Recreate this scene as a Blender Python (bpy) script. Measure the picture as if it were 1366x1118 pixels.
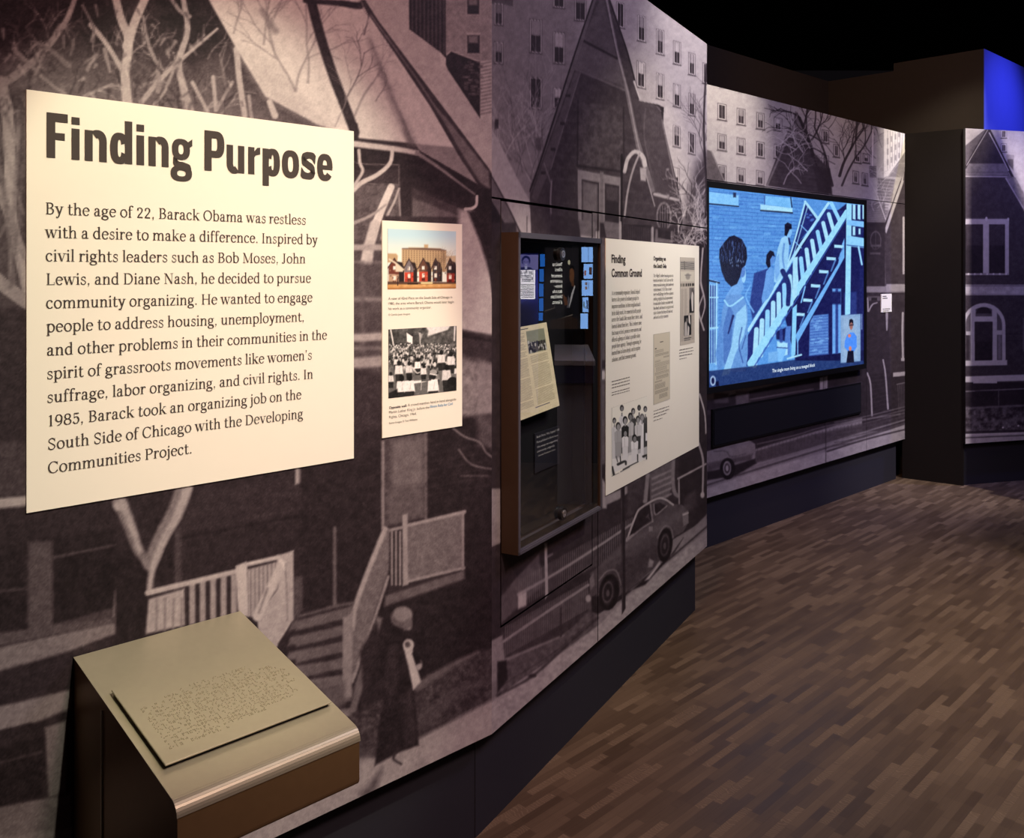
import bpy, bmesh, math, random
import numpy as np
from mathutils import Vector

for o in list(bpy.data.objects):
    bpy.data.objects.remove(o, do_unlink=True)
SC = bpy.context.scene
COL = SC.collection
RND = random.Random(7)

# ------------------------------------------------------------------ camera
F_PX, CX, HY, EYE = 1237.0, 683.0, 364.0, 1.5      # focal length in pixels, principal column, horizon row, eye height
cam_d = bpy.data.cameras.new('camera'); cam = bpy.data.objects.new('camera', cam_d); COL.objects.link(cam)
cam_d.sensor_fit = 'HORIZONTAL'; cam_d.sensor_width = 36.0
cam_d.lens = F_PX / 1366 * 36.0
cam_d.shift_y = -(559 - HY) / 1366
cam_d.clip_start = .05
cam.location = (0, 0, EYE); cam.rotation_euler = (math.radians(90), 0, 0)
SC.camera = cam
SC.view_settings.view_transform = 'Standard'; SC.view_settings.look = 'None'
SC.view_settings.exposure = 0; SC.view_settings.gamma = 1; SC.view_settings.use_curve_mapping = False

world = bpy.data.worlds.new('world'); SC.world = world; world.use_nodes = True
world.node_tree.nodes['Background'].inputs[0].default_value = (.5, .42, .5, 1)
world.node_tree.nodes['Background'].inputs[1].default_value = .006

# ------------------------------------------------------------------ walls as planes in plan
def unit(v):
    v = np.array(v, float); return v / np.linalg.norm(v)

class Wall:
    """vertical plane: origin P0 (plan), direction d, normal n towards the visitor; points are (s along, z up, off out)"""
    def __init__(self, P0, d, flip=False):
        self.P0 = np.array(P0, float); self.d = unit(d); self.n = np.array([self.d[1], -self.d[0]])
        if flip: self.n = -self.n
    def P(self, s, z, off=0):
        q = self.P0 + s * self.d + off * self.n
        return Vector((q[0], q[1], z))
    def px(self, x, y=HY, off=0):
        rx = (x - CX) / F_PX
        t = ((self.P0 + off * self.n) @ self.n) / (rx * self.n[0] + self.n[1])
        s = (np.array([rx * t, t]) - self.P0) @ self.d
        return s, EYE - (y - HY) / F_PX * t

dA = unit((1948 - CX, F_PX))                                   # main run of the gallery
Y_C = 1.215 * F_PX / 617
C12 = np.array([(656 - CX) / F_PX * Y_C, Y_C])                  # where the two near mural walls meet
W1 = Wall(C12, dA)
W2 = Wall(C12, (1360 - CX, F_PX))
Y3 = 1.215 * F_PX / 301
P3 = np.array([(944 - CX) / F_PX * Y3, Y3])
W3 = Wall(P3, dA)
S2_END = W2.px(943)[0]
S3_END = W3.px(1207)[0]
MUR_B, MUR_T = .288, 2.515                                            # mural bottom / top height
PB = W3.P0 + (S3_END + .28) * dA
WB = Wall(PB, (-W1.n[0], -W1.n[1]), True)                      # dark return wall: runs away from the visitor
Y4 = 1.205 * F_PX / 229
P4 = np.array([(1288 - CX) / F_PX * Y4, Y4])
W4 = Wall(P4, (4800 - CX, F_PX))
WALL_H = 3.07
ROOM_H = 3.9

# ------------------------------------------------------------------ lamps (track spots and dim house light)
def spot(name, loc, target, power, col, size, blend, rad=.03):
    l = bpy.data.lights.new(name, 'SPOT'); l.energy = power; l.color = col; l.spot_size = math.radians(size); l.spot_blend = blend
    l.shadow_soft_size = rad
    o = bpy.data.objects.new(name, l); COL.objects.link(o); o.location = loc
    o.rotation_euler = (Vector(target) - Vector(loc)).to_track_quat('-Z', 'Y').to_euler(); return o
def area(name, loc, target, power, col, sx, sy):
    l = bpy.data.lights.new(name, 'AREA'); l.energy = power; l.color = col; l.shape = 'RECTANGLE'; l.size = sx; l.size_y = sy
    o = bpy.data.objects.new(name, l); COL.objects.link(o); o.location = loc
    o.rotation_euler = (Vector(target) - Vector(loc)).to_track_quat('-Z', 'Y').to_euler(); return o

sFr = WB.px(1312)[0]; _pf = WB.P(sFr, 0)
WU = Wall((_pf.x, _pf.y), dA)                                   # blue wall beyond the corner
WU_P = WU.P
# spots on the boards and murals
spot('spot_purpose', W1.P(-.74, 3.35, 1.75), W1.P(-.74, 1.26, 0), 255, (1, .96, .68), 29.5, .40)
spot('spot_common', W2.P(1.15, 3.35, 1.7), W2.P(1.15, 1.35, 0), 150, (1, .94, .68), 40, .7)
spot('spot_case', W2.P(.25, 3.4, 1.5), W2.P(.18, 1.25, 0), 190, (1, .92, .72), 14, .6)
spot('spot_gable', W2.P(1.8, 3.6, 1.2), W2.P(1.65, 2.2, 0), 150, (1, .94, .90), 44, .9)
spot('spot_far_right', W3.P(S3_END - .1, 3.5, 1.2), W3.P(S3_END + .02, 2.3, 0), 190, (1, .94, .70), 38, .9)
spot('spot_far_left', W3.P(.1, 3.5, 1.2), W3.P(.05, 2.25, 0), 190, (1, .94, .76), 46, .9)
spot('spot_end_wall', W4.P(.5, 3.6, 2.0), W4.P(.3, 1.2, 0), 520, (1, .92, .94), 52, .8)
spot('spot_floor', (2.7, 2.9, 3.8), (2.6, 2.9, 0), 370, (1, .83, .60), 72, 1.0, .1)
spot('spot_floor_far', (2.3, 4.9, 3.8), (2.5, 5.0, 0), 95, (1, .84, .62), 70, 1.0, .1)
spot('spot_blue', WU_P(.5, 3.7, 1.0), WU_P(.3, 2.0, 0), 190, (.20, .24, 1), 76, 1)
spot('spot_return_wall', (1.6, 3.6, 3.8), WB.P(.3, 2.7, 0), 130, (1, .60, .28), 50, 1)
# dim tinted house light
spot('house_light_warm', (-.75, -.1, 3.5), W1.P(-.15, 2.1, 0), 260, (1, .50, .34), 58, 1, .3)
spot('house_light_pink', W1.P(-.3, 3.7, 3.0), W1.P(-.4, .62, 0), 430, (1, .68, .60), 38, 1, .3)
spot('house_light_violet', W3.P(.6, 3.7, 2.6), W3.P(1.0, .7, 0), 200, (.74, .64, 1), 56, 1, .3)
area('house_light_lavender', W2.P(1.7, 3.85, 2.3), W2.P(1.8, .8, 0), 85, (.80, .70, 1), 1.8, .8)


# ------------------------------------------------------------------ materials
def srgb(c):
    c = np.asarray(c, float)
    return np.where(c <= .04045, c / 12.92, ((c + .055) / 1.055) ** 2.4)
def mat(name, col=(.5, .5, .5), rough=.6, metal=0, spec=.4, emit=None, es=0):
    m = bpy.data.materials.new(name); m.use_nodes = True
    b = m.node_tree.nodes['Principled BSDF']
    b.inputs['Base Color'].default_value = (*col, 1); b.inputs['Roughness'].default_value = rough
    b.inputs['Metallic'].default_value = metal; b.inputs['Specular IOR Level'].default_value = spec
    if emit: b.inputs['Emission Color'].default_value = (*emit, 1); b.inputs['Emission Strength'].default_value = es
    return m
def noisy(m, scale=40, amount=.15, bump=.0):
    nt = m.node_tree; b = nt.nodes['Principled BSDF']; col = b.inputs['Base Color'].default_value[:]
    tc = nt.nodes.new('ShaderNodeTexCoord'); n = nt.nodes.new('ShaderNodeTexNoise'); n.inputs['Scale'].default_value = scale; n.inputs['Detail'].default_value = 4
    r = nt.nodes.new('ShaderNodeMapRange'); r.inputs[3].default_value = 1 - amount; r.inputs[4].default_value = 1 + amount
    mx = nt.nodes.new('ShaderNodeMix'); mx.data_type = 'RGBA'; mx.blend_type = 'MULTIPLY'; mx.inputs[0].default_value = 1
    mx.inputs[6].default_value = col
    nt.links.new(tc.outputs['Object'], n.inputs['Vector']); nt.links.new(n.outputs['Fac'], r.inputs[0]); nt.links.new(r.outputs[0], mx.inputs[7])
    nt.links.new(mx.outputs[2], b.inputs['Base Color'])
    if bump:
        bp = nt.nodes.new('ShaderNodeBump'); bp.inputs['Strength'].default_value = bump; bp.inputs['Distance'].default_value = .002
        nt.links.new(n.outputs['Fac'], bp.inputs['Height']); nt.links.new(bp.outputs[0], b.inputs['Normal'])
    return m
def print_mat(name, rough=.55, spec=.25, emit=0):
    m = mat(name, rough=rough, spec=spec); nt = m.node_tree; b = nt.nodes['Principled BSDF']
    a = nt.nodes.new('ShaderNodeAttribute'); a.attribute_name = 'print'
    if emit:
        b.inputs['Base Color'].default_value = (.01, .01, .012, 1)
        nt.links.new(a.outputs['Color'], b.inputs['Emission Color']); b.inputs['Emission Strength'].default_value = emit
    else:
        nt.links.new(a.outputs['Color'], b.inputs['Base Color'])
    return m
M_PRINT = print_mat('printed_vinyl', .6, .15)
M_PHOTO = print_mat('photo_print', .6, .2)
M_SCREEN = print_mat('lit_screen', .25, .4, 1.0)
M_GLOWPRINT = print_mat('glowing_print', .4, .3, 3.0)  # emission put in place of lamps shining on the opposite-wall portrait prints
M_EDGE = mat('panel_edge', (.03, .027, .032), .7)
M_BLACK = noisy(mat('black_paint', (.006, .006, .008), .8, spec=.2), 30, .1)
M_PLINTH = noisy(mat('dark_blue_grey_paint', (.021, .020, .028), .75, spec=.2), 90, .12)
M_BROWN = noisy(mat('brown_black_paint', (.035, .026, .022), .85, spec=.15), 25, .1)
M_BLUE = noisy(mat('blue_painted_wall', (.06, .075, .42), .8, spec=.15), 12, .05)
M_CREAM = noisy(mat('cream_board', (.86, .825, .72), .6, spec=.25), 18, .012)
M_INK = mat('dark_grey_ink', (.06, .05, .047), .7, spec=.15)
M_INK2 = mat('charcoal_ink', (.03, .026, .034), .7, spec=.15)
M_INKM = mat('soft_grey_ink', (.11, .10, .09), .7, spec=.1)
M_INKL = mat('faded_ink', (.16, .145, .13), .7, spec=.1)
M_BLUEINK = mat('blue_ink', (.04, .25, .5), .7, spec=.1)
M_WHITE = mat('white_lettering', (.8, .8, .8), .5)
M_GLOWWHITE = mat('glowing_lettering', (.8, .8, .75), .5, emit=(1, .97, .85), es=3.2)  # quotation letters glow by added emission instead of lamplight

# ------------------------------------------------------------------ object helpers
def obj(name, verts, faces, material, parent=None, loc=None, smooth=False):
    """verts are world points; the mesh is stored about loc (or about the parent's place)"""
    base = Vector(loc) if loc is not None else (parent['_w'] if False else WPOS.get(parent.name) if parent else Vector((0, 0, 0)))
    me = bpy.data.meshes.new(name)
    me.from_pydata([tuple(Vector(v) - base) for v in verts], [], faces)
    me.materials.append(material)
    if smooth: me.shade_smooth()
    o = bpy.data.objects.new(name, me); COL.objects.link(o)
    if parent:
        o.parent = parent
        o.location = base - WPOS[parent.name]
    else: o.location = base
    WPOS[o.name] = base.copy()
    return o
WPOS = {}
def tag(o, label=None, cat=None, group=None, kind=None):
    if label: o['label'] = label
    if cat: o['category'] = cat
    if group: o['group'] = group
    if kind: o['kind'] = kind
    return o
def empty(name, loc, label, cat, group=None):
    o = bpy.data.objects.new(name, None); COL.objects.link(o); o.location = loc; o.empty_display_size = .05
    WPOS[o.name] = Vector(loc); return tag(o, label, cat, group)

class MB:
    def __init__(s): s.v = []; s.f = []
    def add(s, vs, fs):
        k = len(s.v); s.v += [Vector(v) for v in vs]; s.f += [tuple(i + k for i in f) for f in fs]; return s
    def hexa(s, p):   # p: 8 points, bottom ring 0-3, top ring 4-7
        return s.add(p, [(0, 3, 2, 1), (4, 5, 6, 7), (0, 1, 5, 4), (1, 2, 6, 5), (2, 3, 7, 6), (3, 0, 4, 7)])
    def wbox(s, W, s0, s1, z0, z1, o0, o1):
        return s.hexa([W.P(s0, z0, o0), W.P(s1, z0, o0), W.P(s1, z0, o1), W.P(s0, z0, o1), W.P(s0, z1, o0), W.P(s1, z1, o0), W.P(s1, z1, o1), W.P(s0, z1, o1)])
    def prism(s, pts, h):  # pts: list of points, extruded by vector h
        n = len(pts); vs = list(pts) + [Vector(p) + Vector(h) for p in pts]
        fs = [tuple(range(n - 1, -1, -1)), tuple(range(n, 2 * n))] + [(i, (i + 1) % n, (i + 1) % n + n, i + n) for i in range(n)]
        return s.add(vs, fs)
    def build(s, name, material, parent=None, loc=None, bevel=0, seg=2, smooth=False):
        o = obj(name, s.v, s.f, material, parent, loc, smooth)
        bm = bmesh.new(); bm.from_mesh(o.data); bmesh.ops.recalc_face_normals(bm, faces=bm.faces)
        if bevel: bmesh.ops.bevel(bm, geom=list(bm.edges), offset=bevel, segments=seg, affect='EDGES', profile=.5)
        bm.to_mesh(o.data); bm.free()
        return o

# ------------------------------------------------------------------ drawing of flat prints (mural photographs, pictures) as point colours of a fine grid
NR = np.random.RandomState(5)
class Canvas:
    def __init__(self, wall, s0, s1, z0, z1, res, base=.2, off=0, local=None):
        self.wall, self.off = wall, off
        self.nx = max(2, int(round((s1 - s0) / res)) + 1); self.nz = max(2, int(round((z1 - z0) / res)) + 1)
        self.s = np.linspace(s0, s1, self.nx); self.z = np.linspace(z0, z1, self.nz)
        if local is None:
            q = wall.P0[None] + self.s[:, None] * wall.d[None] + off * wall.n[None]
            self.X = CX + F_PX * q[:, 0] / q[:, 1]; self.D = q[:, 1]
            self.Y = HY + F_PX * (EYE - self.z)[:, None] / self.D[None]
        else:   # local drawing units, y down
            lw, lh = local
            self.X = np.linspace(0, lw, self.nx); self.Y = np.repeat(np.linspace(lh, 0, self.nz)[:, None], self.nx, 1)
        self.local = local
        self.img = np.zeros((self.nz, self.nx, 3), np.float32) + np.asarray(base, np.float32)
        self.fr = (0, 0, 1)
    def frame(self, ox=0, oy=0, sc=1): self.fr = (ox, oy, sc); return self
    def T(self, pts):
        p = np.asarray(pts, float); return p / self.fr[2] + np.array(self.fr[:2])
    def box(self, x0, y0, x1, y1):
        i0 = max(0, np.searchsorted(self.X, x0) - 1); i1 = min(self.nx, np.searchsorted(self.X, x1) + 1)
        if i1 <= i0: return None
        sub = self.Y[:, i0:i1]; ok = np.where((sub.min(1) <= y1) & (sub.max(1) >= y0))[0]
        if len(ok) == 0: return None
        return ok[0], ok[-1] + 1, i0, i1
    def put(self, b, cov, val):
        j0, j1, i0, i1 = b; t = self.img[j0:j1, i0:i1]
        t += cov[..., None] * (np.asarray(val, np.float32) - t)
    def pix(self):
        return max(.35, float(np.mean(np.diff(self.X))))
    def poly(self, pts, val, f=None, a=1., tex=0, grad=None):
        p = self.T(pts); f = (f or 1.0) * (1.35 / self.fr[2] if self.fr[2] > 1 else 1); f = max(f, .8 * self.pix())
        b = self.box(p[:, 0].min() - f, p[:, 1].min() - f, p[:, 0].max() + f, p[:, 1].max() + f)
        if b is None: return self
        j0, j1, i0, i1 = b; X = np.broadcast_to(self.X[None, i0:i1], (j1 - j0, i1 - i0)); Y = self.Y[j0:j1, i0:i1]
        ins = np.zeros(X.shape, bool); d2 = np.full(X.shape, 1e9)
        q = np.roll(p, -1, 0)
        for (x0, y0), (x1, y1) in zip(p, q):
            if y0 != y1:
                c = ((y0 > Y) != (y1 > Y)) & (X < (x1 - x0) * (Y - y0) / (y1 - y0) + x0); ins ^= c
            L = (x1 - x0) ** 2 + (y1 - y0) ** 2 + 1e-9
            t = np.clip(((X - x0) * (x1 - x0) + (Y - y0) * (y1 - y0)) / L, 0, 1)
            d2 = np.minimum(d2, (X - x0 - t * (x1 - x0)) ** 2 + (Y - y0 - t * (y1 - y0)) ** 2)
        sd = np.sqrt(d2) * np.where(ins, 1, -1)
        cov = np.clip(.5 + sd / f, 0, 1) * a
        if tex: val = np.asarray(val) + (self.noise_at(X, Y, 5) * tex)[..., None]
        self.put(b, cov, val); return self
    def rect(self, x0, y0, x1, y1, val, f=None, a=1., sl=0, tex=0):
        """upright rectangle whose top and bottom lean by slope sl"""
        d = sl * (x1 - x0); return self.poly([(x0, y0), (x1, y0 + d), (x1, y1 + d), (x0, y1)], val, f, a, tex)
    def stroke(self, pts, w0, w1, val, f=None, a=1., curve=True):
        """tapered line; widths in frame units"""
        p = self.T(pts); w0, w1 = w0 / self.fr[2], w1 / self.fr[2]; f = (f or .9) * (1.35 / self.fr[2] if self.fr[2] > 1 else 1); f = max(f, .8 * self.pix())
        if curve and len(p) > 2:
            q = np.vstack([2 * p[0] - p[1], p, 2 * p[-1] - p[-2]]); out = []
            for i in range(1, len(q) - 2):
                for t in np.linspace(0, 1, 5)[:-1]:
                    a0, a1, a2, a3 = q[i - 1:i + 3]
                    out.append(.5 * (2 * a1 + (a2 - a0) * t + (2 * a0 - 5 * a1 + 4 * a2 - a3) * t * t + (3 * a1 - a0 - 3 * a2 + a3) * t ** 3))
            p = np.array(out + [p[-1]])
        W = np.linspace(w0, w1, len(p)) / 2; m = W.max() + f
        b = self.box(p[:, 0].min() - m, p[:, 1].min() - m, p[:, 0].max() + m, p[:, 1].max() + m)
        if b is None: return self
        j0, j1, i0, i1 = b; X = np.broadcast_to(self.X[None, i0:i1], (j1 - j0, i1 - i0)); Y = self.Y[j0:j1, i0:i1]
        sd = np.full(X.shape, -1e9)
        for k in range(len(p) - 1):
            (x0, y0), (x1, y1) = p[k], p[k + 1]; L = (x1 - x0) ** 2 + (y1 - y0) ** 2 + 1e-9
            t = np.clip(((X - x0) * (x1 - x0) + (Y - y0) * (y1 - y0)) / L, 0, 1)
            sd = np.maximum(sd, W[k] + t * (W[k + 1] - W[k]) - np.sqrt((X - x0 - t * (x1 - x0)) ** 2 + (Y - y0 - t * (y1 - y0)) ** 2))
        fade = min(1., 2 * max(w0, w1) / f + .25)
        self.put(b, np.clip(.5 + sd / f, 0, 1) * a * fade, val); return self
    def ell(self, cx, cy, rx, ry, val, f=None, a=1., rot=0):
        t = np.linspace(0, 2 * np.pi, 20)[:-1]; c, s = np.cos(rot), np.sin(rot)
        return self.poly(np.c_[cx + rx * np.cos(t) * c - ry * np.sin(t) * s, cy + rx * np.cos(t) * s + ry * np.sin(t) * c], val, f, a)
    def hatch(self, A, B, C, D, n, w, val, f=None, a=1., jit=0):
        """n lines; the k-th runs from A..B to D..C"""
        A, B, C, D = map(np.array, (A, B, C, D))
        for k in range(n):
            t = (k + .5) / n
            self.stroke([A + (B - A) * t, D + (C - D) * t], w, w, np.asarray(val) + (RND.random() - .5) * jit, f, a, curve=False)
        return self
    def tree(self, x, y, ang, ln, w, depth, val, spread=.5, a=1., f=None):
        pts = [(x, y)]; n = 4
        for i in range(n):
            ang += RND.uniform(-.22, .22); x += math.cos(ang) * ln / n; y -= math.sin(ang) * ln / n; pts.append((x, y))
            if depth > 0 and i >= 1:
                self.tree(x, y, ang + RND.choice((-1, 1)) * RND.uniform(.5, 1.4) * spread, ln * RND.uniform(.45, .7), w * .55, depth - 1, val, spread, a, f)
        self.stroke(pts, w, w * .55, val, f, a); return self
    _lat = {}
    def noise_at(self, X, Y, sc):
        L = Canvas._lat.setdefault('n', NR.rand(256, 256).astype(np.float32))
        def one(u, v):
            iu = np.floor(u).astype(int); iv = np.floor(v).astype(int); fu = u - iu; fv = v - iv
            fu = fu * fu * (3 - 2 * fu); fv = fv * fv * (3 - 2 * fv)
            g = lambda a, b: L[a % 256, b % 256]
            return (g(iu, iv) * (1 - fu) + g(iu + 1, iv) * fu) * (1 - fv) + (g(iu, iv + 1) * (1 - fu) + g(iu + 1, iv + 1) * fu) * fv
        return (one(X / sc, Y / sc) - .5) + .5 * (one(X / sc * 2.1 + 37, Y / sc * 2.1 + 11) - .5) + .3 * (one(X / sc * 4.3 + 7, Y / sc * 4.3 + 91) - .5)
    def grain(self, amp, sc=6, fine=.02):
        X = np.broadcast_to(self.X[None], self.Y.shape)
        self.img += (amp * self.noise_at(X, self.Y, sc))[..., None] + (fine * NR.randn(self.nz, self.nx))[..., None]; return self
    def colours(self, s, z, ramp):
        """bilinear sample at grid s x z -> linear colours"""
        fi = np.clip((s - self.s[0]) / (self.s[1] - self.s[0]), 0, self.nx - 1.001); fj = np.clip((z - self.z[0]) / (self.z[1] - self.z[0]), 0, self.nz - 1.001)
        i = fi.astype(int); j = fj.astype(int); u = (fi - i)[None, :, None]; v = (fj - j)[:, None, None]; I = self.img
        c = (I[np.ix_(j, i)] * (1 - u) + I[np.ix_(j, i + 1)] * u) * (1 - v) + (I[np.ix_(j + 1, i)] * (1 - u) + I[np.ix_(j + 1, i + 1)] * u) * v
        c = np.clip(c, 0, 1)
        if ramp is None: return srgb(c)
        xs, cs = ramp; g = c.mean(-1)
        return np.stack([srgb(np.interp(g, xs, [k[q] for k in cs])) for q in range(3)], -1)
RAMP_MURAL = ([0, .2, .5, 1], [(.06, .045, .055), (.215, .18, .20), (.51, .475, .49), (.98, .945, .93)])

def sheet(name, cv, s0, s1, z0, z1, o0, o1, material, parent=None, loc=None, ramp=None, hole=None, P=None, edge=None, res=None, mit=(0, 0)):
    """a slab whose front carries the print of cv; o0 back offset, o1 front offset; P maps (s,z,off) to a world point"""
    P = P or cv.wall.P
    rs = res or (cv.s[1] - cv.s[0]); nx = max(2, int(round((s1 - s0) / rs)) + 1); nz = max(2, int(round((z1 - z0) / rs)) + 1)
    S = np.linspace(s0, s1, nx); Z = np.linspace(z0, z1, nz)
    if hole:
        for k, (arr, lo, hi) in enumerate(((S, hole[0], hole[1]), (Z, hole[2], hole[3]))):
            for h in (lo, hi): arr[np.argmin(abs(arr - h))] = h
    O = np.array(P(0, 0, 0)); ds = np.array(P(1, 0, 0)) - O; dz = np.array(P(0, 1, 0)) - O; dn = np.array(P(0, 0, 1)) - O
    fr = (O[None, None] + S[None, :, None] * ds + Z[:, None, None] * dz + o1 * dn).reshape(-1, 3)
    idx = np.arange(nx * nz).reshape(nz, nx)
    q = np.stack([idx[:-1, :-1], idx[:-1, 1:], idx[1:, 1:], idx[1:, :-1]], -1).reshape(-1, 4)
    if hole:
        sc_ = (S[:-1] + S[1:]) / 2; zc = (Z[:-1] + Z[1:]) / 2
        inn = ((zc > hole[2]) & (zc < hole[3]))[:, None] & ((sc_ > hole[0]) & (sc_ < hole[1]))[None]
        q = q[~inn.reshape(-1)]
    cs = [(s0, z0), (s1, z0), (s1, z1), (s0, z1)]
    ex = np.array([O + (a + (o == o0) * (mit[0] if a == s0 else mit[1])) * ds + b * dz + o * dn for o in (o1, o0) for a, b in cs]); n0 = len(fr)
    sides = [[n0 + i, n0 + 4 + i, n0 + 4 + (i + 1) % 4, n0 + (i + 1) % 4] for i in range(4)]
    if not hole: sides.append([n0 + 7, n0 + 6, n0 + 5, n0 + 4])
    base = Vector(loc) if loc is not None else WPOS[parent.name] if parent else Vector(P((s0 + s1) / 2, z0, o0))
    V = np.vstack([fr, ex]) - np.array(base)[None]
    Fq = np.vstack([q, np.array(sides)])
    me = bpy.data.meshes.new(name)
    me.vertices.add(len(V)); me.vertices.foreach_set('co', V.astype(np.float32).ravel())
    me.loops.add(Fq.size); me.loops.foreach_set('vertex_index', Fq.astype(np.int32).ravel())
    me.polygons.add(len(Fq)); me.polygons.foreach_set('loop_start', np.arange(0, Fq.size, 4, dtype=np.int32))
    me.materials.append(material); me.materials.append(edge or M_EDGE)
    mi = np.zeros(len(Fq), np.int32); mi[len(q):] = 1; me.polygons.foreach_set('material_index', mi)
    me.update(calc_edges=True)
    at = me.color_attributes.new('print', 'FLOAT_COLOR', 'POINT')
    c = np.ones((len(V), 4), np.float32); c[:n0, :3] = cv.colours(S, Z, ramp).reshape(-1, 3); c[n0:, :3] = .03
    at.data.foreach_set('color', c.ravel())
    o = bpy.data.objects.new(name, me); COL.objects.link(o)
    if parent: o.parent = parent; o.location = base - WPOS[parent.name]
    else: o.location = base
    WPOS[o.name] = base.copy()
    return o
# ------------------------------------------------------------------ lettering
def catmull(p, n=5):
    p = np.asarray(p, float); q = np.vstack([2 * p[0] - p[1], p, 2 * p[-1] - p[-2]]); out = []
    for i in range(1, len(q) - 2):
        for t in np.linspace(0, 1, n + 1)[:-1]:
            a0, a1, a2, a3 = q[i - 1:i + 3]
            out.append(.5 * (2 * a1 + (a2 - a0) * t + (2 * a0 - 5 * a1 + 4 * a2 - a3) * t * t + (3 * a1 - a0 - 3 * a2 + a3) * t ** 3))
    return np.array(out + [p[-1]])
class Ink:
    """flat letter shapes in a (u, v) plane"""
    def __init__(s): s.v = []; s.f = []; s.l = []; s.n = 0
    def quad(s, pts):
        k = len(s.v); s.n += 1; s.l += [s.n] * len(pts); s.v += [tuple(p) for p in pts]; s.f.append(tuple(range(k, k + len(pts))))
    def rect(s, x0, y0, x1, y1): s.quad([(x0, y0), (x1, y0), (x1, y1), (x0, y1)])
    def ribbon(s, p, wf):
        p = np.asarray(p, float); t = np.gradient(p, axis=0); t /= np.linalg.norm(t, axis=1)[:, None] + 1e-9
        w = np.array([wf(tx, ty) for tx, ty in t]) / 2; n = np.c_[-t[:, 1], t[:, 0]]
        A = p + n * w[:, None]; B = p - n * w[:, None]; k = len(s.v); s.n += 1; s.l += [s.n] * (2 * len(p))
        for a, b in zip(A, B): s.v += [tuple(a), tuple(b)]
        for i in range(len(p) - 1): s.f.append((k + 2 * i, k + 2 * i + 1, k + 2 * i + 3, k + 2 * i + 2))
    def merge(s, o, sx, sy, ox, oy):
        k = len(s.v); s.l += list(o.l) if o.l else [0] * len(o.v); s.v += [(x * sx + ox, y * sy + oy) for x, y in o.v]; s.f += [tuple(i + k for i in f) for f in o.f]
    def build(s, name, W, off, material, parent, P=None):
        P = P or W.P
        return obj(name, [P(u, v, off + (l % 30) * 1.2e-5) for (u, v), l in zip(s.v, s.l)], s.f, material, parent)   # strokes that cross lie a hair apart

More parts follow.
